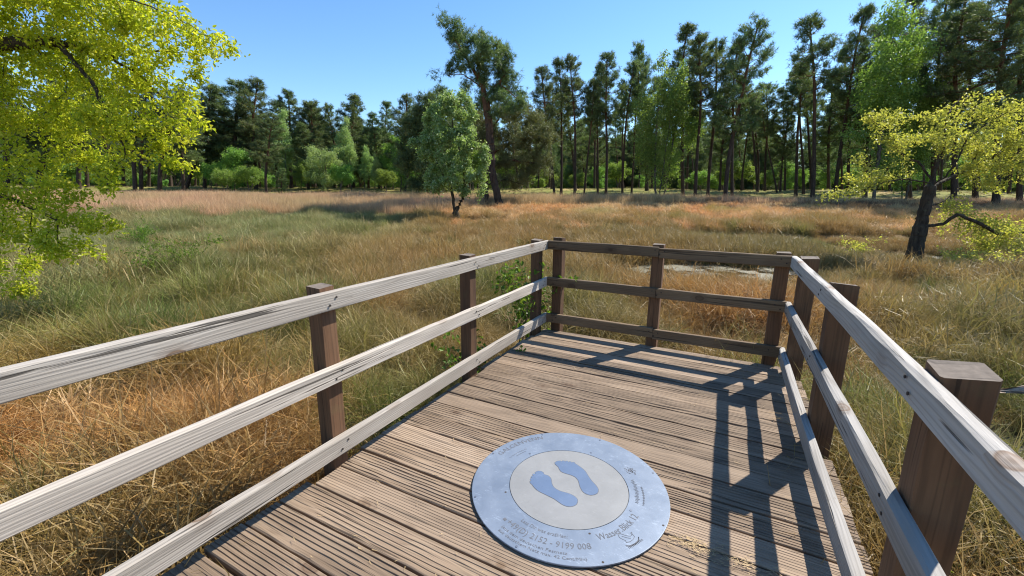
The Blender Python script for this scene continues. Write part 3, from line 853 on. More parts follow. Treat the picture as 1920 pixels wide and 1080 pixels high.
# -- Scots pine prototypes (height about 1 unit = real metres, scaled per tree)
def pine_proto(seed, H=17.0, crown0=0.5, rad=2.6, r0=0.17, dens=1.0, bend=0.4):
    r = np.random.default_rng(seed)
    nz = 18; zs = np.linspace(0, 1, nz); ph = r.uniform(0, 6.28, 4)
    px_ = bend * (np.sin(zs * 3.0 + ph[0]) - math.sin(ph[0])) * zs ** 0.7 + 0.12 * np.sin(zs * 9 + ph[1]) * zs
    py_ = bend * (np.sin(zs * 2.6 + ph[2]) - math.sin(ph[2])) * zs ** 0.7 + 0.12 * np.sin(zs * 8 + ph[3]) * zs
    T = np.c_[px_, py_, zs * H]; rt = r0 * (1 - 0.82 * zs ** 1.2) + 0.03
    rt[0] *= 1.3
    e0 = np.arange(nz - 1); dT = unit(np.gradient(T, axis=0))
    V, F = tubes(T[:-1], T[1:], rt[:-1], rt[1:], dT[:-1], dT[1:], 9)
    VS, FS, off = [V], [F], len(V)
    segs = []; tc_, td_, tt_ = [], [], []
    h = crown0 * H

    def tp(hh):
        q = np.clip(hh / H, 0, 0.999) * (nz - 1); i = int(q); f = q - i
        return T[i] * (1 - f) + T[i + 1] * f

    az0 = r.uniform(0, 6.28); side_bias = r.uniform(0, 6.28)
    while h < H - 0.15:
        u = (h - crown0 * H) / (H - crown0 * H)
        for w in range(r.integers(2, 5)):
            az0 += 2.4 + r.uniform(-0.5, 0.5)
            prof = (1 - u) ** 0.62 * (0.55 + 0.45 * min(1, u / 0.22))
            Lb = rad * prof * r.uniform(0.45, 1.2) * (1 + 0.25 * math.cos(az0 - side_bias)) + 0.35
            el = R(-6 + 48 * u + r.uniform(-12, 14)); b0 = tp(h + r.uniform(-0.2, 0.2))
            k = 6; q = np.linspace(0, 1, k)
            hz = np.array([math.cos(az0), math.sin(az0), 0])
            pts = b0 + np.outer(q * Lb * math.cos(el), hz) + np.c_[0 * q, 0 * q, q * Lb * math.sin(el) - 0.25 * Lb * q * (1 - q) + 0.28 * Lb * q ** 3 * (1 - u)]
            pts[1:] += r.normal(0, 0.05 * Lb, (k - 1, 3)) * 0.6
            rb = 0.018 + 0.028 * Lb / rad * (r0 / 0.17)
            for i in range(k - 1): segs.append((pts[i], pts[i + 1], rb * (1 - 0.8 * i / k), rb * (1 - 0.8 * (i + 1) / k)))
            lines = [(pts[2:], 1.0)]
            for sgn in range(r.integers(3, 6)):
                s0 = r.uniform(0.35, 0.95); i = min(k - 2, int(s0 * (k - 1))); p = pts[i] + (pts[i + 1] - pts[i]) * (s0 * (k - 1) - i)
                a2 = az0 + r.choice([-1, 1]) * r.uniform(0.4, 1.2); L2 = Lb * r.uniform(0.22, 0.42)
                e_ = p + np.array([math.cos(a2) * L2, math.sin(a2) * L2, L2 * r.uniform(0.0, 0.55)])
                segs.append((p, e_, rb * 0.45, rb * 0.2)); lines.append((np.array([p, (p + e_) / 2, e_]), 0.8))
            for ln, wgt in lines:
                Ls = np.linalg.norm(np.diff(ln, axis=0), axis=1).sum(); m_ = max(3, int(Ls * 9.5 * dens * wgt + 1))
                uu = r.random(m_) ** 0.7 * (len(ln) - 1.001); ii = uu.astype(int); ff = (uu - ii)[:, None]
                c = ln[ii] * (1 - ff) + ln[ii + 1] * ff + r.normal(0, 0.15, (m_, 3)) + np.array([0, 0, 0.06])
                d = unit(ln[ii + 1] - ln[ii]); d[:, 2] += 0.7
                tc_.append(c); td_.append(unit(d)); tt_.append(np.full(m_, r.uniform(0.2, 0.8)))
        h += r.uniform(0.32, 0.6) * (H / 17) ** 0.5
    # leader
    c = tp(H - 0.1) + r.normal(0, 0.14, (14, 3)); tc_.append(c); td_.append(np.tile([0, 0, 1.0], (14, 1))); tt_.append(np.full(14, 0.6))
    # dead snags below the crown
    for _ in range(r.integers(6, 14)):
        hh = r.uniform(0.12, max(0.2, crown0 + 0.05)) * H; b0 = tp(hh); a = r.uniform(0, 6.28); L2 = r.uniform(0.3, 1.3)
        e_ = b0 + np.array([math.cos(a) * L2, math.sin(a) * L2, r.uniform(-0.25, 0.25) * L2]); segs.append((b0, e_, 0.02, 0.008))
    S0 = np.array([s[0] for s in segs]); S1 = np.array([s[1] for s in segs]); q0 = np.array([s[2] for s in segs]); q1 = np.array([s[3] for s in segs]); dd = unit(S1 - S0)
    v, f = tubes(S0, S1, q0, q1, dd, dd, 4); VS.append(v); FS.append(f + off)
    trunk = mesh_np('trunk', np.concatenate(VS), FS, smooth=True)
    C = np.concatenate(tc_); D = np.concatenate(td_); tt = np.concatenate(tt_)
    v, f, t = tufts(C, D, 11, 0.36, 0.042, r, tt)
    crown = mesh_np('crown', v, [f], {'tone': t})
    return trunk, crown, H, M_PINEB, M_NEEDLE


def broad_proto(seed, H, blobs, stems, leaf, nleaf, lm, bm, rroot=0.12, step=0.3, up=0.4, droop=0.4, dens=3.0, per=4, aspect=0.6):
    r = np.random.default_rng(seed)
    A = blob_points(blobs, dens, r)
    P, par, npth = grow(stems, A, step, 6.0, step * 1.1, 140, (0, 0, 0.05), seed)
    rd, nch = radii(P, par, 0.006, rroot)
    trunk = skeleton_mesh(P, par, rd)
    thin = np.where(rd < 0.02)[0]
    pick = r.choice(thin, nleaf // per); C = np.repeat(P[pick], per, 0) + r.normal(0, step * 0.75, (len(pick) * per, 3))
    v, f, t = leaves(C, leaf, r, up, droop, aspect=aspect, jitter=0.05)
    # clump tone: leaves of one cluster share a shade of age
    t = (0.5 * t + 0.5 * np.repeat(np.repeat(r.random(len(pick)), per), 2)).clip(0, 1)
    crown = mesh_np('crown', v, [f], {'tone': t})
    return trunk, crown, H, bm, lm


def ragged(c, rad, n, seed, k=0.42):
    """a crown of n uneven lobes inside an ellipsoid"""
    r = np.random.default_rng(seed); out = [(c, tuple(v * 0.55 for v in rad))]
    for i in range(n):
        u = unit(r.normal(0, 1, 3)) * r.uniform(0.55, 0.95); q = r.uniform(0.7, 1.25) * k
        out.append((tuple(np.array(c) + u * np.array(rad)), tuple(q * np.array(rad) * r.uniform(0.75, 1.2, 3))))
    return out


PROTO = {}
for i, (s_, c0, rd_, bend) in enumerate([(1, 0.55, 2.1, 0.35), (2, 0.62, 1.9, 0.55), (3, 0.48, 2.4, 0.3), (4, 0.66, 2.3, 0.6)]):
    PROTO['tall%d' % i] = pine_proto(s_, 17, c0, rd_, 0.16, 1.0, bend)
for i, (s_, c0, rd_, bend) in enumerate([(11, 0.34, 3.2, 0.5), (12, 0.42, 3.4, 0.7), (13, 0.30, 2.9, 0.4)]):
    PROTO['bushy%d' % i] = pine_proto(s_, 17, c0, rd_, 0.20, 1.0, bend)
for i, (s_, c0, rd_) in enumerate([(21, 0.10, 2.9), (22, 0.16, 3.3)]):
    PROTO['full%d' % i] = pine_proto(s_, 15, c0, rd_, 0.18, 0.95, 0.4)
# birches: slender, airy, drooping
PROTO['birch0'] = broad_proto(31, 15, ragged((0.1, 0, 8.6), (2.5, 2.5, 5.0), 13, 131, 0.36) + [((0, 0.2, 13.4), (0.9, 0.9, 1.5))], [([(0, 0, 0), (0.1, 0, 3.2), (0, 0.1, 7), (0.2, 0, 12)], None)], 0.16, 17000, M_BIRCHL, M_BIRCHB, 0.11, 0.34, 0.2, 0.9, 3.2)
PROTO['birch1'] = broad_proto(32, 15, ragged((0.1, 0, 8.2), (2.7, 2.5, 5.4), 15, 132, 0.36) + [((0.3, 0, 13.8), (0.8, 0.8, 1.2))], [([(0, 0, 0), (-0.2, 0, 4), (0, 0, 9), (0.3, 0, 12.5)], None), ([(0.3, 0.1, 0), (0.9, 0.2, 5), (1.4, 0.1, 10)], None)], 0.16, 17000, M_BIRCHL, M_BIRCHB, 0.11, 0.34, 0.2, 0.9, 3.0)
PROTO['pale0'] = broad_proto(33, 12, ragged((0, 0, 6.6), (1.9, 1.9, 3.8), 12, 133, 0.38) + [((0.1, 0, 10.8), (0.7, 0.7, 1.3))], [([(0, 0, 0), (0, 0.1, 3.5), (0.1, 0, 8)], None)], 0.14, 15000, M_PALEL, M_BIRCHB, 0.09, 0.30, 0.2, 0.8, 4.0)
PROTO['round0'] = broad_proto(34, 7, ragged((0, 0, 3.9), (3.0, 3.0, 2.7), 14, 134, 0.36) + [((0.2, 0, 1.9), (2.6, 2.6, 0.8))], [([(0, 0, 0), (0, 0, 1.0)], None), ([(0.1, 0, 1.0), (-0.9, 0.1, 2.4)], 0), ([(0.1, 0, 1.0), (1.0, 0.1, 2.5)], 0)], 0.14, 18000, M_PALEL, M_BIRCHB, 0.20, 0.28, 0.3, 0.5, 2.2)
PROTO['leafy0'] = broad_proto(35, 8, ragged((0, 0, 4.6), (2.2, 2.2, 3.2), 11, 135, 0.36), [([(0, 0, 0), (0.1, 0, 2.0), (0, 0, 5)], None)], 0.16, 11000, M_BIRCHL, M_BIRCHB, 0.10, 0.32, 0.3, 0.5, 2.6)
PROTO['leafy1'] = broad_proto(36, 6, ragged((0, 0, 3.3), (2.3, 2.2, 2.6), 10, 136, 0.36), [([(0, 0, 0), (0.2, 0, 1.6)], None), ([(0.2, 0.2, 0), (-0.5, 0.3, 2.0)], None)], 0.16, 10000, M_BIRCHL, M_BIRCHB, 0.08, 0.32, 0.3, 0.4, 2.8)


def place_tree(kind, px, s, ptop, name, label, cat='tree', group=None, wide=1.0, rot=None, fm=None):
    """stand a prototype at s metres ahead under pixel px; ptop = pixel of its tip, which sets its real height and lean"""
    tm, cm, H, bm, lm = PROTO[kind]
    d = ray(px, 368); q = d[:2] / (d[:2] @ FW) * s
    z = float(ground_z(q[0], q[1])) - 0.05
    top = at(ptop[0], ptop[1], s)
    ax = Vector((top[0] - q[0], top[1] - q[1], top[2] - z)); h = ax.length; k = h / H
    e = empty(name, (q[0], q[1], z), label, cat, group)
    qt = Vector((0, 0, 1)).rotation_difference(ax.normalized())
    rz = Matrix.Rotation(rng.uniform(0, 6.28) if rot is None else rot, 4, 'Z').to_quaternion()
    e.rotation_mode = 'QUATERNION'; e.rotation_quaternion = qt @ rz
    w = (0.55 * k + 0.45 * (k if k < 1 else k ** 0.7)) * wide
    e.scale = (w, w, k)
    obj('trunk', tm, bm, e); obj('crown', cm, lm, e)
    return e


FRONT = [
    # kind, px base, s, tip, label, wide
    ('full1', 436, 60, (433, 152), 'dark pine with a broad shaggy top, the tallest beside the overhanging oak leaves', 1.15),
    ('bushy0', 482, 60, (474, 148), 'dark pine with a pointed top, right neighbour of the shaggy broad pine', 0.95),
    ('bushy2', 548, 63, (541, 176), 'dark pine whose tip rises straight above the pale green birch', 1.0),
    ('bushy1', 592, 64, (588, 198), 'rounded dark pine above and behind the pale round green tree', 1.0),
    ('bushy0', 628, 62, (622, 200), 'dark pine between the rounded pine and the spire topped pine', 0.9),
    ('full0', 664, 62, (654, 182), 'spire topped dark pine, highest on the far side of the clearing', 1.0),
    ('bushy2', 692, 66, (688, 214), 'dark pine stepping down towards the dip in the treeline', 0.9),
    ('pale0', 536, 58, (534, 196), 'pale mint green birch standing up among the dark pines', 1.0),
    ('pale0', 660, 57, (650, 212), 'tall soft green birch with a dark trunk beside the pale round tree', 0.95),
    ('round0', 607, 54, (610, 262), 'pale green round crowned tree on a short thick trunk by the straw grass', 0.95),
    ('pale0', 704, 57, (702, 284), 'small pale green birch at the dip in the treeline', 1.0),
    ('leafy0', 738, 60, (736, 248), 'thin blue green leafy tree next to the dip in the treeline', 0.8),
    ('leafy0', 440, 54, (440, 272), 'dark green leafy tree below the tall pines beside the oak leaves', 1.15),
    ('leafy1', 398, 55, (396, 296), 'dull green leafy tree half hidden behind the overhanging oak', 1.0),
    ('bushy1', 500, 51, (492, 214), 'front pine with a reddish upper trunk and a wide brownish crown', 1.0),
    ('full1', 528, 50, (526, 316), 'low young pine beside the reddish trunked pine', 1.1),
    ('tall0', 254, 49, (240, 150), 'first thick pine trunk beside the overhanging oak, leaning left', 1.2),
    ('tall2', 266, 50, (262, 165), 'second thick pine trunk beside the overhanging oak, close to the first', 1.2),
    ('bushy1', 300, 50, (300, 160), 'pine with a straight pinkish trunk behind the oak leaf tips', 1.1),
    ('bushy0', 345, 52, (340, 178), 'pine with low hanging boughs behind the oak leaf tips', 1.0),
    ('bushy2', 386, 60, (384, 186), 'dark pine just past the oak leaves, lower than its right neighbour', 1.0),
    ('bushy1', 205, 54, (205, 150), 'pine screened by the middle of the oak foliage', 1.0),
    ('bushy0', 150, 56, (150, 140), 'pine screened by the drooping oak twigs', 1.0),
    ('bushy2', 80, 56, (80, 145), 'pine screened by the thick of the oak foliage', 1.0),
    ('bushy1', 15, 54, (20, 140), 'pine screened by the oak foliage at its outermost', 1.0),
    ('bushy0', 760, 58, (758, 182), 'bluish dark pine with an open forked top left of the centre group', 0.9),
    ('tall2', 722, 64, (727, 196), 'slim pine showing sparse side boughs against the sky dip', 0.8),
    ('bushy2', 815, 50, (812, 168), 'dark pine rising behind the silvery leaved tree', 1.0),
    ('leafy1', 468, 52, (470, 306), 'dull green leafy tree below the pointed pine', 1.2),
    ('leafy0', 566, 56, (566, 296), 'mid green leafy tree squeezed against the left of the pale round tree', 1.0),
    ('leafy1', 640, 53, (642, 300), 'low leafy tree squeezed against the right of the pale round tree', 1.0),
    ('pale0', 684, 59, (684, 268), 'soft green birch two trees left of the dip in the treeline', 1.1),
    ('leafy1', 724, 54, (722, 312), 'low light green bush tree below the dip in the treeline', 1.1),
    ('leafy0', 752, 57, (750, 268), 'green leafy tree just right of the dip in the treeline', 0.9),
    ('leafy1', 420, 51, (424, 312), 'low dark leafy tree nearest to the oak leaf tips', 1.2),
    ('bushy0', 350, 58, (412, 168), 'dark pine peering over the tips of the oak leaves', 1.0),
    ('full0', 580, 58, (572, 232), 'brown green pine filling the gap above the pale round tree', 1.0),
    ('full1', 712, 62, (706, 240), 'low dark pine standing in the dip in the treeline', 0.8),
    # pine row right of the centre group
    ('tall0', 1040, 51, (1018, 128), 'first slim pine right of the leaning pine, bending left', 1.0),
    ('tall2', 1052, 54, (1056, 116), 'second slim pine right of the leaning pine, with a dense narrow crown', 1.0),
    ('tall1', 1077, 50, (1091, 112), 'third slim pine right of the leaning pine, with a thin pointed crown', 1.0),
    ('tall3', 1095, 50, (1105, 150), 'short crowned pine between the third and fourth slim pines', 0.8),
    ('tall2', 1121, 52, (1122, 130), 'pine with a dark bushy head left of the high pointed pine', 0.9),
    ('tall0', 1136, 49, (1142, 102), 'high pointed pine with an orange tinted trunk left of the bright birch', 1.0),
    ('tall1', 1167, 52, (1166, 122), 'pine with a small dark head two trunks left of the bright birch', 0.9),
    ('tall3', 1184, 53, (1192, 122), 'pine whose trunk stands just left of the bright birch', 0.8),
    ('bushy0', 1212, 58, (1208, 84), 'pine whose dark top shows over the left shoulder of the bright birch', 0.9),
    ('tall2', 1281, 49, (1278, 60), 'pine whose dark top stands over the right shoulder of the bright birch', 1.1),
    ('tall0', 1304, 44, (1312, 68), 'thin reddish trunked pine right of the bright birch', 1.0),
    ('tall3', 1328, 46, (1328, 80), 'pine with a crooked lower trunk left of the broad dark pine', 1.0),
    ('bushy1', 1360, 42, (1388, 48), 'broad dark pine with heavy layered boughs and a thick pale trunk', 1.0),
    ('tall2', 1374, 44, (1372, 88), 'orange trunked pine standing right against the broad dark pine', 1.0),
    ('tall1', 1419, 60, (1416, 150), 'first of the slim pines below the notch of sky', 1.0),
    ('tall0', 1433, 62, (1436, 160), 'second of the slim pines below the notch of sky', 1.0),
    ('tall3', 1456, 58, (1436, 200), 'thin pine leaning left below the notch of sky', 0.9),
    ('tall2', 1470, 62, (1474, 168), 'pine in the lowest point of the notch of sky', 1.0),
    ('tall1', 1492, 53, (1496, 118), 'pine with a drooping dark head right of the notch of sky', 1.1),
    ('tall3', 1506, 56, (1516, 120), 'dark pine close behind the tall bare leaning pine', 1.0),
    ('tall1', 1524, 44, (1550, 20), 'tall leaning pine with a long bare trunk and an airy pointed crown', 1.05),
    ('tall2', 1566, 48, (1606, 26), 'tall pine leaning right with a dense narrow crown next to the airy one', 1.0),
    ('tall0', 1590, 54, (1588, 90), 'dark pine between the two leaning pines and the big birch', 1.0),
    ('bushy2', 1622, 52, (1640, 60), 'dark pine hidden behind the left side of the big birch', 0.9),
    ('bushy0', 1706, 50, (1700, -20), 'dark pine top showing above the big birch', 0.9),
    ('bushy1', 1752, 46, (1760, 10), 'dark pine behind the bare upper limbs of the golden oak', 0.95),
    ('tall2', 1792, 41, (1800, -10), 'dark pine straight behind the crown of the golden oak', 1.2),
    ('bushy2', 1832, 44, (1838, 14), 'dark broad pine behind the right half of the golden oak', 1.0),
    ('bushy0', 1872, 37, (1880, -70), 'big dark pine towering past the top behind the golden oak', 1.0),
    ('bushy1', 1916, 40, (1920, -20), 'big dark pine at the border of the wood past the golden oak', 0.9),
    ('bushy2', 1990, 40, (1995, -40), 'dark pine just past the right border', 1.0),
    ('bushy0', -70, 54, (-70, 140), 'pine beyond the oak trunk', 1.0),
]
for i, (kd, px, s, tip, lab, wd) in enumerate(FRONT):
    pine = kd[:2] in ('ta', 'bu', 'fu')
    if px < 820 and pine: wd *= 1.35
    place_tree(kd, px, s, tip, 'pine_tree' if pine else 'broadleaf_tree', lab, 'pine tree' if pine else 'tree', 'pines at the edge of the wood' if pine else 'leafy trees at the edge of the wood', wd)
place_tree('birch1', 1230, 43, (1236, 94), 'birch_tree', 'bright green birch with twin trunks in front of the pine row', 'birch', None, 1.0, 0.3)
place_tree('birch0', 1244, 45, (1290, 104), 'birch_tree', 'slender leaning birch, right hand companion of the twin trunked birch', 'birch', None, 0.85, 1.0)
place_tree('birch0', 1640, 41, (1690, -14), 'birch_tree', 'big fresh green birch towering left of the golden oak', 'birch', None, 1.15, 2.0)
place_tree('birch1', 1700, 43, (1742, 70), 'birch_tree', 'lower bright green birch boughs tucked behind the golden oak', 'birch', None, 0.8, 2.6)

LAND = [(0, 'behind the thick of the overhanging oak'), (150, 'behind the drooping oak twigs'), (290, 'behind the first pine trunks beside the oak'), (440, 'behind the shaggy broad pine'), (540, 'behind the pale mint green birch'), (640, 'behind the spire topped pine'), (725, 'at the dip in the treeline'),
        (830, 'behind the silvery leaved tree'), (960, 'behind the olive brown pine'), (1060, 'behind the first slim pines'), (1150, 'behind the high pointed pine'), (1235, 'behind the bright twin trunked birch'), (1310, 'behind the thin reddish trunked pine'), (1375, 'behind the broad dark pine'), (1445, 'below the notch of sky'),
        (1530, 'behind the airy leaning pine'), (1600, 'behind the leaning pine with the narrow crown'), (1680, 'behind the big fresh green birch'), (1790, 'behind the golden oak'), (1930, 'past the golden oak')]


def landmark(px): return min(LAND, key=lambda q: abs(q[0] - px))[1]


# rows of pines deeper in the wood
k = 0
for s0, s1, cnt in ((58, 74, 54), (74, 98, 54), (98, 125, 36)):
    for i in range(cnt):
        px = -160 + (i + rng.uniform(0.1, 0.9)) / cnt * 2280; s = rng.uniform(s0, s1)
        kd = ('tall%d' % rng.integers(0, 4)) if (rng.random() < (0.55 if px > 1000 else 0.3)) else ('bushy%d' % rng.integers(0, 3))
        h = rng.uniform(14.5, 18.5) if px > 1000 else rng.uniform(12, 15.0)
        if 690 < px < 750: h *= 0.8
        if 1425 < px < 1485: h *= 0.82
        d = ray(px, 368); q = d[:2] / (d[:2] @ FW) * s
        tp_ = ray(px, 368); py = 368 - (h - 0.4) / s * 800 / 0.98
        place_tree(kd, px, s, (px + rng.uniform(-14, 14), py), 'pine_tree', 'pine deep in the wood ' + landmark(px), 'pine tree', 'pines deep in the wood', 1.0 if px > 1000 else 1.4)
for i in range(96):
    px = -120 + (i + rng.uniform(0, 1)) / 96 * 2200; s = rng.uniform(62, 104)
    if px > 1000 and i % 5 in (1, 3): continue
    h = rng.uniform(3.0, 8.5) if px > 1000 else rng.uniform(4, 9)
    place_tree(['leafy0', 'leafy1', 'leafy1'][i % 3], px, s, (px + rng.uniform(-5, 5), 368 - (h - 0.4) / s * 816), 'young_tree', 'young green tree in the undergrowth ' + landmark(px), 'tree', 'young trees in the undergrowth', rng.uniform(0.9, 1.5))


# -- the named trees
def px_path(pts, s):
    return [at(a, b, s + (c[0] if c else 0)) for a, b, *c in pts]


def px_blobs(bl, s, flat=0.8):
    out = []
    for a, b, rx, ry, *c in bl:
        ss = s + (c[0] if c else 0); m_ = ss / 800
        out.append((at(a, b, ss), (rx * m_, rx * m_ * flat, ry * m_)))
    return out


def local_tree(name, label, cat, P, par, rd, bark, crown_me, lm, flare=0.35, group=None):
    o = P[0].copy()
    e = empty(name, o, label, cat, group)
    tm = skeleton_mesh(P - o, par, rd, 'trunk', flare)
    obj('trunk', tm, bark, e); co = obj('crown', crown_me, lm, e)
    return e, o


def special_pine(name, label, base, trunk_px, s, blobs, seed, rroot, needle, nt_, L=0.3, limbs=(), K=11, dens=3.0):
    r = np.random.default_rng(seed)
    T = px_path(trunk_px, s); b = T[0]; b[2] = float(ground_z(b[0], b[1])) - 0.1
    A = blob_points(px_blobs([(b_[0], b_[1], b_[2] * 1.12, b_[3] * 1.2, *b_[4:]) for b_ in blobs], s), dens, r)
    P, par, npth = grow([(T, None)] + [(px_path(l, s), 'near') for l in limbs], A, 0.28, 7.0, 0.34, 120, (0, 0, 0.02), seed)
    rd, nch = radii(P, par, 0.009, rroot)
    thin = np.where((rd < 0.032) & (np.arange(len(P)) >= npth))[0]
    pk = r.choice(thin, nt_); d = unit(P[pk] - P[par[pk]]); d[:, 2] += 0.55
    C = P[pk] - P[0] + r.normal(0, 0.20, (nt_, 3)); C[:, 2] += 0.06
    tone = vnoise(C[:, 0] + C[:, 1], C[:, 2], 1.1, seed)
    v, f, t = tufts(C, unit(d), K, L, 0.034, r, 0.15 + 0.7 * tone)
    return local_tree(name, label, 'pine tree', P, par, rd, M_PINEB, mesh_np('crown', v, [f], {'tone': t}), needle)


special_pine('pine_tree', 'tall pine in the clearing with its top bent over to the left', None,
             [(937, 392), (932, 365), (923, 322), (919, 260), (913, 205), (905, 160), (890, 120)], 34.5,
             [(828, 40, 10, 14), (850, 62, 26, 17), (882, 84, 32, 22, 1), (912, 104, 34, 24, -1), (938, 118, 22, 26), (868, 112, 30, 13), (838, 132, 24, 8), (822, 138, 12, 6), (896, 138, 32, 16), (938, 152, 34, 18, 1), (958, 192, 32, 15, -1), (962, 150, 14, 16), (972, 180, 20, 14, 1), (890, 190, 26, 12, 1), (950, 118, 12, 8)],
             201, 0.29, M_NEEDLE, 4300, 0.28, limbs=[[(905, 160), (875, 110), (845, 62), (822, 34)], [(905, 165), (870, 140), (825, 140)], [(908, 180), (940, 150), (955, 120)]])
special_pine('pine_tree', 'spreading olive brown pine close behind the bent pine with low orange limbs', None,
             [(911, 390), (910, 340), (907, 290), (925, 240), (945, 205)], 36.5,
             [(962, 212, 32, 17), (985, 225, 34, 22, 1), (1004, 258, 36, 22), (960, 258, 38, 22, -1), (1020, 290, 30, 14), (985, 300, 40, 18, 1), (940, 300, 30, 30), (1000, 320, 36, 12), (890, 240, 26, 30, 1), (878, 210, 24, 18), (960, 340, 36, 14, 1)],
             202, 0.26, M_NEEDLET, 5200, 0.28, limbs=[[(908, 300), (940, 275), (985, 262), (1015, 255)], [(908, 320), (950, 300), (1000, 305), (1030, 320)], [(910, 345), (950, 335), (975, 345)]])
special_pine('pine_tree', 'low spreading dark pine on the shaded left of the silvery leaved tree', None,
             [(806, 374), (804, 330), (800, 270), (800, 215)], 41,
             [(800, 200, 30, 18), (780, 230, 34, 18), (812, 250, 36, 22), (778, 275, 34, 20), (770, 310, 30, 16), (805, 310, 34, 24), (790, 345, 34, 14), (825, 350, 24, 18)],
             203, 0.22, M_NEEDLE, 6000, 0.32)


def special_broad(name, label, cat, T, blobs, s, seed, rroot, leafm, bark, nleaf, leaf, step, limbs=(), dens=3.0, lobed=False, per=5, rtip=0.004, thin_r=0.02, up=0.4, droop=0.3, flat=0.8, aspect=0.55, spread=0.6, flare=0.35, kill=1.15, ground=True, extra_paths=(), bare=(), trop=(0, 0, 0.03), limb_cap=None):
    r = np.random.default_rng(seed)
    if ground:
        T[0][2] = float(ground_z(T[0][0], T[0][1])) - 0.12
    A = blob_points(px_blobs(blobs, s, flat), dens, r)
    P, par, npth = grow([(T, None)] + [(l, 'near') for l in limbs], A, step, 9.0, step * kill, 200, trop, seed)
    rd, nch = radii(P, par, rtip, rroot)
    if limb_cap: rd[grow.first:] = np.minimum(rd[grow.first:], limb_cap)
    ok = (rd < thin_r) & (np.arange(len(P)) >= npth)
    for (c, rad) in bare:
        ok &= np.linalg.norm(P - c, axis=1) > rad
    thin = np.where(ok)[0]
    wts = np.where(nch[thin] == 0, 3.0, 1.0); wts /= wts.sum()
    pk = r.choice(thin, nleaf // per, p=wts)
    C = np.repeat(P[pk] - P[0], per, 0) + r.normal(0, step * spread, (len(pk) * per, 3))
    v, f, t = leaves(C, leaf, r, up, droop, lobed, aspect, 0.01)
    t = (0.55 * t + 0.45 * np.repeat(np.repeat(r.random(len(pk)), per), 2)).clip(0, 1)
    return local_tree(name, label, cat, P, par, rd, bark, mesh_np('crown', v, [f], {'tone': t}), leafm, flare)


T = px_path([(858, 405), (850, 380), (846, 350)], 27.0)
special_broad('broadleaf_tree', 'silvery green leafy tree with two low trunks in front of the bent pine', 'tree', T,
              [(842, 178, 22, 20), (862, 196, 30, 22), (800, 262, 30, 26), (905, 300, 16, 40), (838, 196, 28, 22), (828, 225, 36, 30), (868, 225, 32, 30, 0.5), (842, 270, 48, 34), (885, 275, 26, 34), (815, 300, 30, 36), (850, 325, 52, 32), (893, 330, 22, 34), (820, 350, 34, 20), (872, 360, 32, 14)], 27.0, 211, 0.20, M_WHITEB, M_OAKB, 46000, 0.115, 0.21,
              limbs=[px_path([(858, 400), (868, 372), (872, 340)], 27.0), px_path([(862, 395), (885, 385), (898, 372)], 27.0)], dens=3.6, per=5, up=0.5, droop=0.2, thin_r=0.03)

# golden oak on the right
S = 13.96
T = px_path([(1712, 493), (1720, 450), (1733, 395), (1744, 350), (1756, 312)], S)
ol = [px_path(l, S) for l in (
    [(1756, 312), (1768, 285), (1772, 250), (1775, 215), (1768, 160, 0.3), (1764, 105, 0.4), (1765, 62, 0.5)],
    [(1775, 215), (1800, 185, 0.4), (1835, 120, 0.6), (1842, 100, 0.6)], [(1764, 120, 0.4), (1780, 80, 0.3), (1788, 62, 0.3)],
    [(1744, 350), (1775, 330, -0.4), (1798, 295, -0.5), (1812, 262, -0.5), (1850, 232, -0.4)],
    [(1748, 335), (1722, 303, 0.3), (1700, 298, 0.4), (1684, 282, 0.5), (1676, 262, 0.5)],
    [(1740, 340), (1700, 336, -0.4), (1660, 340, -0.6), (1618, 358, -0.6), (1580, 372, -0.6)],
    [(1748, 352), (1790, 330, 0.5), (1850, 300, 0.7), (1895, 275, 0.7), (1935, 258, 0.7)],
    [(1738, 388), (1768, 378, 0.4), (1800, 352, 0.7), (1822, 330, 0.8)],
    [(1734, 428), (1768, 420, -0.3), (1796, 402, -0.5), (1835, 418, -0.6), (1870, 438, -0.6)])]
special_broad('oak_tree', 'gnarled dark oak with golden green young leaves standing in the marsh', 'oak', T,
              [(1650, 222, 28, 18), (1692, 220, 34, 15, 0.4), (1752, 236, 36, 16, -0.4), (1815, 214, 42, 14, 0.3), (1872, 196, 38, 18, -0.3), (1905, 235, 34, 30), (1690, 262, 48, 20), (1655, 262, 26, 14), (1740, 262, 40, 20, 0.5), (1630, 335, 40, 14), (1590, 355, 24, 10), (1680, 318, 30, 10), (1800, 262, 50, 26), (1865, 270, 54, 30, 0.4), (1835, 318, 44, 20, 0.4), (1895, 325, 44, 24), (1945, 300, 40, 44), (1880, 350, 30, 10), (1790, 395, 26, 10), (1868, 430, 44, 20), (1800, 396, 30, 22, 0.2), (1842, 418, 36, 26, -0.3), (1785, 432, 24, 18, 0.3), (1850, 455, 36, 18), (1615, 300, 26, 10), (1560, 365, 20, 8), (1915, 440, 40, 30), (1850, 455, 40, 10), (1965, 420, 40, 40)], S, 221, 0.20, M_OAKR, M_OAKB, 20500, 0.066, 0.10,
              limbs=ol, dens=26, lobed=True, per=4, rtip=0.0026, limb_cap=0.05, thin_r=0.012, up=0.6, droop=0.0, spread=0.85, flat=0.9, flare=0.5, aspect=0.6)

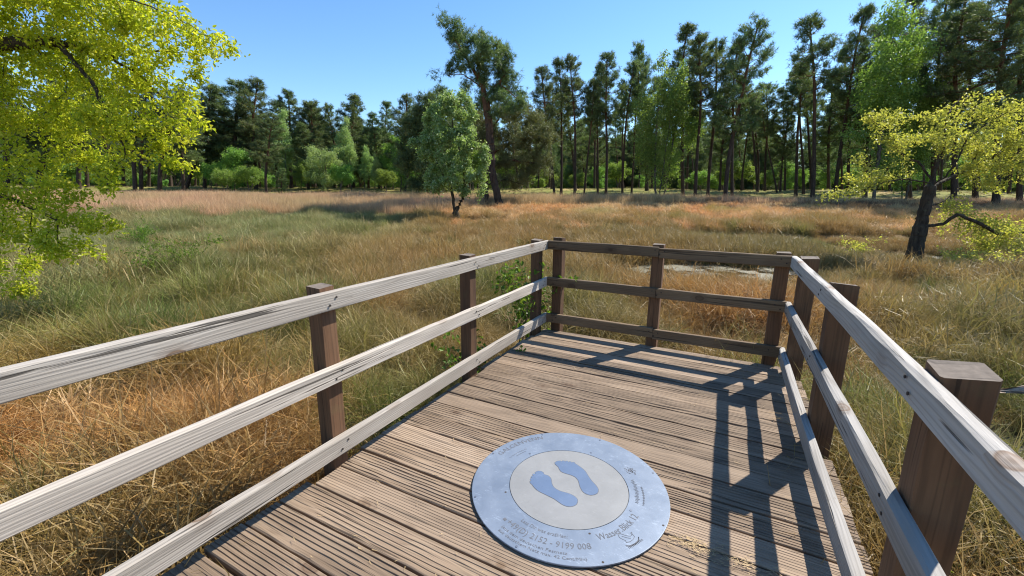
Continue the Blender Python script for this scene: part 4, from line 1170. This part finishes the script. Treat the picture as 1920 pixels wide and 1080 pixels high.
# overhanging oak on the left, its trunk outside the view
S = 7.2
bz = at(-330, 560, S)
T = [np.array([bz[0], bz[1], -0.6]), at(-325, 420, S), at(-300, 280, S), at(-280, 150, S), at(-250, 20, S), at(-230, -120, S)]
ll = [px_path(l, S) for l in (
    [(-280, 150), (-150, 95), (0, 82), (105, 78), (200, 108, 0.2), (262, 140, 0.3), (320, 200, 0.4)],
    [(-265, 60), (-100, -20, -0.6), (60, -50, -0.8), (220, -10, -0.8), (330, 30, -0.6), (400, 75, -0.5)],
    [(-300, 280), (-160, 250, 0.6), (-20, 215, 0.9), (90, 240, 1.0), (160, 300, 1.0)],
    [(-310, 340), (-180, 340, -0.4), (-60, 345, -0.6), (40, 380, -0.7), (120, 420, -0.7)],
    [(105, 78), (170, 150, -0.3), (200, 210, -0.4), (230, 270, -0.4)],
    [(200, 108, 0.2), (300, 95, 0.5), (370, 100, 0.6), (430, 92, 0.7)])]
special_broad('oak_tree', 'oak hanging bright yellow green young leaves over the grass beside the deck', 'oak', T,
              [(40, 20, 110, 60), (170, 30, 110, 55, -0.4), (290, 40, 80, 50, -0.4), (360, 70, 50, 40), (410, 75, 32, 26), (440, 90, 12, 10, 0.3), (70, 120, 110, 50, 0.6), (190, 130, 100, 55, 0.2), (300, 150, 70, 50, 0.3), (350, 210, 40, 40), (330, 260, 50, 36, 0.2), (230, 220, 90, 50, -0.3), (110, 220, 100, 45, 0.5), (250, 285, 60, 20), (40, 290, 70, 40, -0.4), (150, 300, 60, 24, 0.6), (330, 305, 30, 16), (60, 350, 80, 34, -0.5), (165, 350, 55, 26, -0.4), (50, 425, 76, 32, -0.6), (150, 415, 64, 26, -0.6), (50, 490, 66, 24, -0.5), (190, 310, 50, 22, -0.5), (110, 385, 60, 24, -0.7), (110, 450, 60, 22, -0.7), (215, 345, 26, 16, -0.6), (120, 460, 60, 16, -0.6), (20, 510, 40, 14, -0.4), (380, 150, 30, 26, 0.2), (385, 230, 22, 26), (200, 430, 40, 22, -0.4), (150, 480, 50, 16, -0.5), (60, 540, 50, 12, -0.5), (-120, 150, 130, 110), (-140, 0, 150, 90), (-120, 350, 100, 70), (120, -70, 180, 50), (-250, 200, 120, 150)], S, 231, 0.27, M_OAKN, M_OAKB, 78000, 0.057, 0.075,
              limbs=ll, dens=62, lobed=True, per=4, rtip=0.0016, thin_r=0.008, up=0.5, droop=0.35, spread=0.8, flat=0.75, aspect=0.5, flare=0.3, trop=(0, 0, -0.06))


# ------------------------------------------------------------------ low plants
def leafy_plant(name, label, cat, loc, nst, h, spread, leaf, seed, lm, nl=26, lean=(0, 0), aspect=0.6, group=None, arch=0.35):
    r = np.random.default_rng(seed); e = empty(name, loc, label, cat, group)
    segs = []; C = []
    for k in range(nst):
        a = r.uniform(0, 6.28); hh = h * r.uniform(0.6, 1.1); sp = spread * r.uniform(0.3, 1.1)
        b = np.array([r.normal(0, spread * 0.15), r.normal(0, spread * 0.15), 0]); q = np.linspace(0, 1, 8)
        P = b + np.c_[(np.cos(a) * sp + lean[0]) * q ** 1.6, (np.sin(a) * sp + lean[1]) * q ** 1.6, hh * q - arch * hh * q ** 3]
        P[1:] += r.normal(0, 0.02 * h, (7, 3))
        for i in range(7): segs.append((P[i], P[i + 1], 0.004 * (1 - i / 9) * (h ** 0.5), 0.004 * (1 - (i + 1) / 9) * (h ** 0.5)))
        uu = r.random(nl) ** 0.7 * 6.99; ii = uu.astype(int); ff = (uu - ii)[:, None]
        C.append(P[ii] * (1 - ff) + P[ii + 1] * ff)
        for _ in range(3):
            i = r.integers(3, 7); d = r.normal(0, 1, 3) * h * 0.13; d[2] = abs(d[2]); segs.append((P[i], P[i] + d, 0.002, 0.001)); C.append(P[i] + d * r.random((nl // 4, 1)))
    S0 = np.array([s_[0] for s_ in segs]); S1 = np.array([s_[1] for s_ in segs]); q0 = np.array([s_[2] for s_ in segs]); q1 = np.array([s_[3] for s_ in segs]); dd = unit(S1 - S0)
    v, f = tubes(S0, S1, q0, q1, dd, dd, 4); obj('stem', mesh_np('stem', v, [f], smooth=True), M_TWIG, e)
    v, f, t = leaves(np.concatenate(C), leaf, r, 0.6, 0.0, True, aspect, leaf * 0.5)
    obj('foliage', mesh_np('foliage', v, [f], {'tone': t}), lm, e)
    return e


gz = lambda x, y_: float(ground_z(x, y_))
leafy_plant('bramble', 'green bramble climbing between the posts at the far left corner of the deck', 'bramble', (-2.22, 4.62, gz(-2.2, 4.6)), 13, 1.55, 0.5, 0.055, 301, M_SHRUBL, 34, (0.1, 0.05), arch=0.2)
leafy_plant('bramble', 'bramble shoots beside the second post of the left railing', 'bramble', (-2.3, 3.55, gz(-2.3, 3.5)), 9, 0.85, 0.45, 0.045, 302, M_SHRUBL, 22)
leafy_plant('bramble', 'bright leafy bramble low beside the thick posts of the right railing', 'bramble', (1.18, 2.75, gz(1.2, 2.7)), 10, 0.5, 0.4, 0.075, 303, M_SHRUBL, 18)
p = onz(190, 1060, -0.42); leafy_plant('young_shoot', 'fresh green shoots pushing through the dry grass below the left railing', 'shoots', (p[0], p[1], gz(p[0], p[1])), 8, 0.42, 0.2, 0.035, 304, M_SHRUBL, 20)
for i, (px, py, h, nm) in enumerate([(330, 540, 1.5, 'pale green bushy sapling in the marsh, nearer of the two by the oak'), (265, 470, 1.3, 'pale green bushy sapling in the marsh, farther of the two by the oak')]):
    p = onz(px, py, -0.5); leafy_plant('sapling', nm, 'sapling', (p[0], p[1], gz(p[0], p[1])), 22, h, 1.0, 0.05, 310 + i, M_SHRUBL, 46, aspect=0.35, group='saplings in the marsh')
for i, (px, py, h, nm) in enumerate([(1610, 480, 1.3, 'thin yellow green shoot thicket left of the golden oak'), (1790, 505, 0.9, 'yellow green shoots under the lowest limb of the golden oak'), (1880, 520, 1.1, 'yellow green shoots right of the golden oak trunk')]):
    p = onz(px, py, -0.5); leafy_plant('sapling', nm, 'sapling', (p[0], p[1], gz(p[0], p[1])), 16, h, 1.1, 0.06, 320 + i, M_OAKR, 20, group='shoots round the golden oak')

# fallen pale branch at the right
r_ = np.random.default_rng(9)
q = np.linspace(0, 1, 12); A0 = np.array([2.25, 5.2, -0.12]); A1 = np.array([4.1, 5.9, 0.02])
P = A0 + np.outer(q, A1 - A0) + np.c_[0.05 * np.sin(q * 5), 0.06 * np.sin(q * 4 + 1), 0.07 * np.sin(q * 3.1)]
Pn = np.concatenate([P, [P[5] + (0.1, 0.12, 0.1), P[5] + (0.2, 0.3, 0.16)]]); par = np.array([-1] + list(range(11)) + [5, 12])
rdn = np.concatenate([np.linspace(0.042, 0.02, 12), [0.018, 0.01]])
fb = obj('fallen_branch', skeleton_mesh(Pn - A0, par, rdn, 'fallen_branch', 0.0), plain('bare_branch', (0.36, 0.27, 0.20), 0.8), loc=A0)
tag(fb, 'pale bare fallen branch lying in the grass right of the thick post', 'branch')


# ------------------------------------------------------------------ marsh grass (uncountable: scattered clumps)
def clump(seed, n, L, w, spread, lean, droop, segs=4, base=0.06, tangle=0.0):
    r = np.random.default_rng(seed); a = r.uniform(0, 6.28, n); ln = L * r.uniform(0.55, 1.15, n)
    hz = np.c_[np.cos(a), np.sin(a), 0 * a]; b = np.c_[r.normal(0, base, n), r.normal(0, base, n), np.full(n, -0.03)]
    th = np.abs(r.normal(0, lean, n)) + 0.08; cur = np.abs(r.normal(droop, droop * 0.45, n))
    q = np.linspace(0, 1, segs + 1)
    P = np.zeros((n, segs + 1, 3)); P[:, 0] = b; ang = th.copy()
    tw = r.normal(0, 0.35 + tangle, n)
    for i in range(segs):
        hd = np.c_[np.cos(a + tw * i), np.sin(a + tw * i), 0 * a]
        d = hd * np.sin(ang)[:, None] + np.array([0, 0, 1]) * np.cos(ang)[:, None]
        P[:, i + 1] = P[:, i] + d * (ln / segs)[:, None]; ang = np.minimum(ang + cur * (0.5 + i * 0.4) / segs * 1.7, 2.5)
    P[:, :, 2] = np.maximum(P[:, :, 2], -0.03 + 0.02 * r.random((n, 1)))
    sd = np.c_[-np.sin(a), np.cos(a), 0 * a][:, None, :] + r.normal(0, 0.35, (n, 1, 3))
    wd = w * r.uniform(0.6, 1.3, (n, 1, 1)) * (1 - q[None, :, None] ** 2 * 0.92) / 2
    V = np.stack([P - sd * wd, P + sd * wd], 2).reshape(-1, 3)
    base_i = np.arange(n)[:, None] * (segs + 1) * 2; i = np.arange(segs)[None, :] * 2
    F = np.stack([base_i + i, base_i + i + 1, base_i + i + 3, base_i + i + 2], -1).reshape(-1, 4)
    tone = np.repeat(r.random(n), segs)
    me = mesh_np('clump', V, [F], {'tone': tone}); me.materials.append(M_GRASS)
    return me


def heather(seed, n, L):
    r = np.random.default_rng(seed); V, F, off, tn = [], [], 0, []
    d = unit(np.c_[r.normal(0, 0.7, n), r.normal(0, 0.7, n), np.abs(r.normal(0.8, 0.3, n))]); ln = L * r.uniform(0.5, 1.1, n)
    b = np.c_[r.normal(0, 0.2, n), r.normal(0, 0.2, n), np.full(n, -0.02)]
    S0, S1 = [b], [b + d * ln[:, None]]
    for _ in range(5):
        u = r.uniform(0.3, 1, n)[:, None]; p = b + d * ln[:, None] * u; e = p + unit(d + r.normal(0, 0.6, (n, 3))) * L * 0.28
        S0.append(p); S1.append(e)
    S0 = np.concatenate(S0); S1 = np.concatenate(S1); sd = unit(np.cross(S1 - S0, r.normal(0, 1, S0.shape))) * 0.013
    V = np.stack([S0 - sd, S0 + sd, S1], 1).reshape(-1, 3); F = np.arange(len(V)).reshape(-1, 3)
    me = mesh_np('sprig', V, [F], {'tone': r.uniform(0.1, 0.8, len(F))}); me.materials.append(M_GRASS)
    return me


def proto_collection(name, meshes):
    c = bpy.data.collections.new(name)
    for i, me in enumerate(meshes):
        c.objects.link(bpy.data.objects.new('%s_%02d' % (name, i), me))
    return c


def scatter(name, label, x, y_, scale, tint, coll, ncol, seed, tilt=0.12, zoff=0.0):
    r = np.random.default_rng(seed); n = len(x)
    me = bpy.data.meshes.new(name); me.vertices.add(n)
    z = ground_z(x, y_) + zoff
    me.vertices.foreach_set('co', np.c_[x, y_, z].astype(np.float32).ravel())
    def att(k, t, v, prop='value'):
        a = me.attributes.new(k, t, 'POINT'); a.data.foreach_set(prop, np.asarray(v).ravel())
    att('rot', 'FLOAT_VECTOR', np.c_[r.normal(0, tilt, n), r.normal(0, tilt, n), r.uniform(0, 6.28, n)].astype(np.float32), 'vector')
    att('siz', 'FLOAT_VECTOR', np.c_[scale, scale, scale * r.uniform(0.8, 1.25, n)].astype(np.float32), 'vector')
    att('pick', 'INT', r.integers(0, ncol, n).astype(np.int32))
    att('tint', 'FLOAT_COLOR', np.c_[tint, np.ones(n)].astype(np.float32), 'color')
    o = obj(name, me); tag(o, label, None, None, 'stuff')
    ng = bpy.data.node_groups.new(name + '_nodes', 'GeometryNodeTree')
    ng.interface.new_socket('Geometry', in_out='INPUT', socket_type='NodeSocketGeometry'); ng.interface.new_socket('Geometry', in_out='OUTPUT', socket_type='NodeSocketGeometry')
    gi = ng.nodes.new('NodeGroupInput'); go = ng.nodes.new('NodeGroupOutput')
    ci = ng.nodes.new('GeometryNodeCollectionInfo'); ci.inputs['Collection'].default_value = coll; ci.inputs['Separate Children'].default_value = True; ci.inputs['Reset Children'].default_value = True
    ip = ng.nodes.new('GeometryNodeInstanceOnPoints'); ip.inputs['Pick Instance'].default_value = True

    def na(k, t):
        a = ng.nodes.new('GeometryNodeInputNamedAttribute'); a.data_type = t; a.inputs['Name'].default_value = k
        return a.outputs['Attribute']
    er = ng.nodes.new('FunctionNodeEulerToRotation')
    ng.links.new(na('rot', 'FLOAT_VECTOR'), er.inputs[0]); ng.links.new(er.outputs[0], ip.inputs['Rotation'])
    ng.links.new(na('siz', 'FLOAT_VECTOR'), ip.inputs['Scale']); ng.links.new(na('pick', 'INT'), ip.inputs['Instance Index'])
    ng.links.new(gi.outputs[0], ip.inputs['Points']); ng.links.new(ci.outputs[0], ip.inputs['Instance']); ng.links.new(ip.outputs[0], go.inputs[0])
    md = o.modifiers.new('scatter', 'NODES'); md.node_group = ng
    return o


CL_DRY = proto_collection('dry_clump', [clump(400 + i, 95, 0.64, 0.0064, 0, 0.5, 1.15, 5, 0.09, 0.25) for i in range(5)])
CL_GRN = proto_collection('green_clump', [clump(420 + i, 85, 0.58, 0.0066, 0, 0.32, 0.7, 4, 0.07) for i in range(5)])
CL_MID = proto_collection('mid_clump', [clump(440 + i, 120, 0.62, 0.011, 0, 0.45, 0.8, 3, 0.22) for i in range(5)])
CL_MOP = proto_collection('mop_clump', [clump(460 + i, 150, 0.62, 0.014, 0, 0.65, 1.5, 4, 0.10) for i in range(4)])
CL_TUS = proto_collection('tussock_clump', [clump(470 + i, 170, 0.66, 0.0095, 0, 0.55, 1.05, 4, 0.08) for i in range(4)])
CL_STR = proto_collection('straw_clump', [clump(480 + i, 110, 0.85, 0.013, 0, 0.22, 0.35, 3, 0.35) for i in range(4)])
CL_HEA = proto_collection('heather_clump', [heather(500 + i, 60, 0.5) for i in range(4)])

TAN = np.array((0.36, 0.215, 0.070)); ORA = np.array((0.50, 0.245, 0.075)); STRW = np.array((0.56, 0.42, 0.215)); GRN = np.array((0.15, 0.205, 0.04)); DGR = np.array((0.075, 0.135, 0.022))
PGR = np.array((0.235, 0.275, 0.10)); YGR = np.array((0.27, 0.29, 0.06)); PNK = np.array((0.68, 0.42, 0.26)); HEA = np.array((0.17, 0.115, 0.075)); OLV = np.array((0.19, 0.165, 0.055))


def st(x, y_): return x * FW[0] + y_ * FW[1], x * TW[0] + y_ * TW[1]


def from_st(s, t): return s * FW[0] + t * TW[0], s * FW[1] + t * TW[1]


def deck_mask(x, y_): return (x > -2.08) & (x < 0.74) & (y_ < 4.72)


# patches of colour measured on the ground: (pixel on the marsh, radius in metres, colour, weight)
PATCH = [((250, 800), 0.95, ORA, 2.2), ((120, 860), 0.7, ORA, 1.6), ((420, 640), 0.9, DGR, 3.2), ((300, 600), 1.2, GRN, 2.4), ((640, 660), 0.6, GRN, 1.6), ((1760, 640), 0.8, GRN, 1.5), ((1560, 560), 1.0, ORA, 1.0), ((950, 560), 1.2, GRN, 0.9), ((90, 600), 1.2, GRN, 1.2), ((520, 720), 0.5, GRN, 1.0), ((120, 700), 0.5, ORA, 1.0), ((560, 620), 0.6, GRN, 0.9), ((450, 900), 0.5, TAN, 1.2), ((60, 1010), 0.4, DGR, 1.5),
         ((760, 640), 0.9, TAN, 0.8), ((760, 720), 0.6, GRN, 1.2), ((700, 560), 1.1, TAN, 0.8), ((450, 520), 1.8, DGR, 1.5), ((560, 500), 1.2, TAN, 1.2), ((330, 450), 5.0, PGR, 2.8), ((520, 450), 5.0, PGR, 2.2), ((200, 520), 2.0, PGR, 1.6), ((380, 500), 1.6, GRN, 1.8), ((300, 560), 1.0, GRN, 1.4), ((600, 440), 3.5, YGR, 0.7), ((740, 470), 4.0, TAN, 1.0), ((850, 450), 5.0, TAN, 1.2), ((980, 470), 4.0, TAN, 1.0),
         ((1120, 560), 1.5, OLV, 1.0), ((1130, 500), 2.5, TAN, 0.9), ((1300, 580), 1.2, ORA, 1.4), ((1380, 620), 0.7, ORA, 1.0), ((1150, 590), 0.8, YGR, 0.6), ((1100, 440), 4.0, OLV, 0.8), ((1280, 460), 3.0, OLV, 1.0), ((1480, 500), 2.0, OLV, 0.9), ((1640, 560), 1.6, TAN, 1.1), ((1740, 600), 1.2, OLV, 0.9), ((1860, 570), 1.3, YGR, 2.0), ((1700, 530), 2.2, TAN, 0.8), ((1850, 650), 0.7, OLV, 1.2), ((1700, 640), 0.6, ORA, 0.8), ((1780, 700), 0.6, DGR, 0.6), ((1900, 520), 3.0, OLV, 1.0), ((1890, 1000), 0.6, GRN, 0.9), ((1660, 800), 0.5, GRN, 0.9)]
PW = [(onz(p[0], p[1], -0.4)[:2], r0, c, w) for p, r0, c, w in PATCH]


def marsh_tint(x, y_, r):
    n1 = vnoise(x, y_, 0.9, 21)[:, None]; n2 = vnoise(x, y_, 0.35, 22)[:, None]; n3 = vnoise(x, y_, 2.6, 23)[:, None]
    base = TAN * (1 - n2) + OLV * n2
    base = base * (1 - sstep(0.55, 0.8, n1)) + GRN * sstep(0.55, 0.8, n1)
    W_ = np.full((len(x), 1), 0.55); acc = base * 0.55
    for c, r0, col, w in PW:
        g = (w * np.exp(-((x - c[0]) ** 2 + (y_ - c[1]) ** 2) / (2 * (r0 * 0.8) ** 2)))[:, None]
        acc += g * col; W_ += g
    t = acc / W_
    t = t * (1 - 0.35 * sstep(0.6, 0.9, n3)) + ORA * 0.35 * sstep(0.6, 0.9, n3)
    return (t * r.uniform(0.8, 1.2, (len(x), 1))).clip(0.01, 0.7)


def sample(smin, smax, n, seed, tl=1.5, extra=2.5):
    r = np.random.default_rng(seed); s = np.sqrt(r.uniform(smin ** 2 if smin > 0 else 0, smax ** 2, int(n))); t = r.uniform(-1, 1, int(n)) * (s * tl + extra)
    x, y_ = from_st(s, t)
    k = ~deck_mask(x, y_) & (r.random(len(x)) > pond_mask(x, y_, 0.96) * 1.02)
    return x[k], y_[k], s[k], t[k], np.random.default_rng(seed + 1)


def pool_front(x, y_):                       # the wet margin on the near side of the pools, where the grass stays short
    m = np.zeros(len(x))
    for d in (0.0, 1.2, 2.4, 3.6):
        m = np.maximum(m, pond_mask(x + FW[0] * d, y_ + FW[1] * d, 1.15) * (1 - d / 9))
    return m


def build_grass():
    # close tangle round the deck
    r = np.random.default_rng(600)
    x = r.uniform(-9.5, 6.5, 34000); y_ = r.uniform(-2.0, 9.5, 34000)
    d = np.hypot(x + 0.7, y_ - 2)
    gp = vnoise(x, y_, 1.15, 36) + 0.4 * vnoise(x, y_, 3.0, 37)
    k = ~deck_mask(x, y_) & (r.random(len(x)) > pond_mask(x, y_, 0.9)) & (r.random(len(x)) < np.clip(1.25 - d / 9.5, 0.1, 1) * np.clip((gp - 0.34) * 3.4, 0.06, 1)) & (x * FW[0] + y_ * FW[1] > -0.8)
    x, y_ = x[k], y_[k]
    hum = 0.16 * (vnoise(x, y_, 1.1, 31) - 0.3)
    ti = marsh_tint(x, y_, r); grn = ti[:, 1] > ti[:, 0] * 0.9
    close = np.exp(-np.maximum(0, np.maximum(-2.08 - x, np.maximum(x - 0.74, y_ - 4.72))) / 0.5)
    sc = (0.55 + 0.85 * sstep(0.2, 0.85, vnoise(x, y_, 1.15, 36))) * r.uniform(0.75, 1.2, len(x)) * (1 - 0.28 * close) * (1 - 0.6 * pool_front(x, y_))
    scatter('dry_grass', 'tangled dry marsh grass round the deck', x[~grn], y_[~grn], sc[~grn], ti[~grn], CL_DRY, 5, 601, 0.2, 0.0)
    scatter('green_sedge', 'green sedge growing among the dry grass near the deck', x[grn], y_[grn], sc[grn], ti[grn], CL_GRN, 5, 602, 0.15, 0.0)
    # marsh out to the tussocks
    x, y_, s, t, r = sample(4.0, 30, 30000, 610)
    k = (np.hypot(x + 0.7, y_ - 2) > 6.0) & (s < 26 + 4 * r.random(len(s))) ; x, y_, s, t = x[k], y_[k], s[k], t[k]
    ti = marsh_tint(x, y_, r)
    far = sstep(15, 28, s)[:, None] * 0.55; ti = ti * (1 - far) + far * np.where((t / s < -0.25)[:, None], PGR, TAN * 1.1)
    gap = vnoise(x, y_, 0.75, 34) + 0.35 * vnoise(x, y_, 2.0, 35); k = (gap > 0.42) | (r.random(len(x)) < 0.25); x, y_, ti, gap = x[k], y_[k], ti[k], gap[k]
    hs = (0.50 + 0.75 * sstep(0.4, 1.1, gap)) * r.uniform(0.7, 1.2, len(x)) * (1 - 0.52 * pool_front(x, y_))
    scatter('marsh_grass', 'wide marsh of olive and tan grass beyond the deck', x, y_, hs, ti, CL_MID, 5, 611, 0.18)
    # single tussocks standing out of the marsh, each kind in its own patches
    x, y_, s, t, r = sample(0.2, 24, 3400, 615)
    pn = vnoise(x, y_, 0.5, 81); k = (np.maximum(np.maximum(-2.1 - x, x - 0.78), y_ - 4.75) > 0.35) & (vnoise(x, y_, 1.2, 82) > 0.40); x, y_, pn = x[k], y_[k], pn[k]
    ti = marsh_tint(x, y_, r); q_ = r.random((len(x), 1)); ti = np.where(q_ < 0.35, ti * 0.55 + STRW * 0.45, np.where(q_ < 0.62, ti * 0.35 + DGR * 0.65, ti * 1.1))
    scatter('tussock_sedge', 'round sedge tussocks standing out of the marsh', x, y_, r.uniform(0.55, 1.15, len(x)) * (1 - 0.5 * pool_front(x, y_)), ti.clip(0, 0.75), CL_TUS, 4, 616, 0.1)
    # orange tussocks on the right, from the pool to the heather
    x, y_, s, t, r = sample(17.0, 36, 16000, 620)
    k = (t / s > -0.16) & (s > 21 + 3 * vnoise(x, y_, 0.3, 41)) & (s < 33 + 4 * vnoise(x, y_, 0.2, 42)) & (r.random(len(s)) < 0.6 + 0.4 * vnoise(x, y_, 0.4, 43)) & ~((t / s > 0.72) & (s < 22)); x, y_, s, t = x[k], y_[k], s[k], t[k]
    n = vnoise(x, y_, 0.45, 44)[:, None]; ti = (np.array((0.66, 0.31, 0.11)) * (1 - n) + STRW * 1.1 * n) * r.uniform(0.8, 1.25, (len(x), 1))
    gn = sstep(0.7, 0.9, vnoise(x, y_, 0.3, 45))[:, None] * 0.6; ti = ti * (1 - gn) + YGR * gn
    scatter('tussock_grass', 'orange straw tussocks behind the pools', x, y_, r.uniform(0.55, 1.25, len(x)) * (1 - 0.55 * pool_front(x, y_)), ti.clip(0, 0.75), CL_MOP, 4, 621, 0.12)
    # tall pinkish straw on the left
    x, y_, s, t, r = sample(22.0, 52, 26000, 630)
    k = ((t / s < -0.1) | (s > 36)) & (s > 27 + 4 * vnoise(x, y_, 0.2, 51) - 2 * (t / s < -0.6)) & (s < 47 + 3 * vnoise(x, y_, 0.15, 52)) & ~((t / s > 0.38) & (r.random(len(s)) < 0.85)); x, y_, s, t = x[k], y_[k], s[k], t[k]
    n = vnoise(x, y_, 0.25, 54)[:, None]; ti = (PNK * n + STRW * (1 - n)) * r.uniform(0.82, 1.15, (len(x), 1))
    scatter('straw_grass', 'tall pale pinkish straw grass along the far side of the clearing', x, y_, r.uniform(0.65, 1.1, len(x)) * (1 - 0.45 * sstep(38, 48, s)), ti.clip(0, 0.75), CL_STR, 4, 631, 0.1)
    # heather belt
    x, y_, s, t, r = sample(28.0, 50, 15000, 640)
    k = ((t / s > 0.33) & (s > 32 + 3 * vnoise(x, y_, 0.2, 61)) & (s < 44 + 3 * vnoise(x, y_, 0.2, 62))) | ((np.abs(t / s + 0.32) < 0.16) & (np.abs(s - 31 + 6 * (t / s + 0.32)) < 1.6) & (r.random(len(s)) < 0.8)); x, y_, s, t = x[k], y_[k], s[k], t[k]
    ti = HEA * r.uniform(0.7, 1.35, (len(x), 1)) + np.array((0.03, 0.01, 0.0))
    scatter('heather', 'brown heather belt at the foot of the wood', x, y_, r.uniform(0.5, 0.95, len(x)), ti, CL_HEA, 4, 641, 0.2)
    # thin short grass on the woodland floor
    x, y_, s, t, r = sample(44.0, 80, 9000, 650, 1.4)
    n = vnoise(x, y_, 0.25, 71)[:, None]; ti = (YGR * 0.9 * n + STRW * 0.8 * (1 - n)) * r.uniform(0.7, 1.1, (len(x), 1))
    scatter('woodland_grass', 'short mossy grass under the pines', x, y_, r.uniform(0.18, 0.4, len(x)), ti, CL_MID, 5, 651, 0.15)


build_grass()

# straw caught on the planks by the plate
r_ = np.random.default_rng(77)
cx_ = np.concatenate([onz(1300, 1025, 0)[0] + r_.normal(0, 0.09, 150), onz(1405, 1062, 0)[0] + r_.normal(0, 0.08, 60)]); cy_ = np.concatenate([onz(1300, 1025, 0)[1] + r_.normal(0, 0.03, 150), onz(1405, 1062, 0)[1] + r_.normal(0, 0.025, 60)])
cx_ = np.concatenate([cx_, r_.uniform(-1.85, 0.4, 260)]); cy_ = np.concatenate([cy_, EDGE[16] + 0.1852 * r_.integers(0, 20, 260) + r_.normal(0, 0.03, 260)])
k = (np.hypot(cx_ + 0.693, cy_ - 2.008) > 0.55) & (cy_ < 4.5); cx_, cy_ = cx_[k], cy_[k]
n = len(cx_); a = r_.normal(0, 0.5, n); L = r_.uniform(0.012, 0.05, n); dv = np.c_[np.cos(a), np.sin(a), r_.normal(0, 0.12, n)] * L[:, None]; sv = np.c_[-np.sin(a), np.cos(a), 0 * a] * 0.0016
b = np.c_[cx_, cy_, r_.uniform(0.004, 0.012, n)]
me = mesh_np('straw_litter', np.stack([b - sv, b + sv, b + dv], 1).reshape(-1, 3), [np.arange(3 * n).reshape(-1, 3)])
tag(obj('straw_litter', me, plain('straw', (0.42, 0.30, 0.15), 0.7)), 'bits of straw caught on the planks beside the plate', None, None, 'stuff')

p = onz(980, 657, 0.0); leafy_plant('leaf_sprig', 'small green leaf sprig lying on the planks near the far left corner', 'sprig', (p[0], p[1], 0.004), 2, 0.05, 0.06, 0.032, 340, M_SHRUBL, 5)

# the wood goes on behind: far crowns that read as one mass
x, y_, s, t, r = sample(112.0, 180, 1300, 700, 1.7)
far = proto_collection('far_crown', [PROTO[k_][1] for k_ in ('full0', 'full1', 'leafy0')])
for k_ in ('full0', 'full1', 'leafy0'):
    if not PROTO[k_][1].materials: PROTO[k_][1].materials.append(PROTO[k_][4])
scatter('far_wood', 'far wood closing the view behind the trunks', x, y_, r.uniform(1.0, 1.3, len(x)), np.tile(GRN, (len(x), 1)), far, 3, 701, 0.03, -2.0)
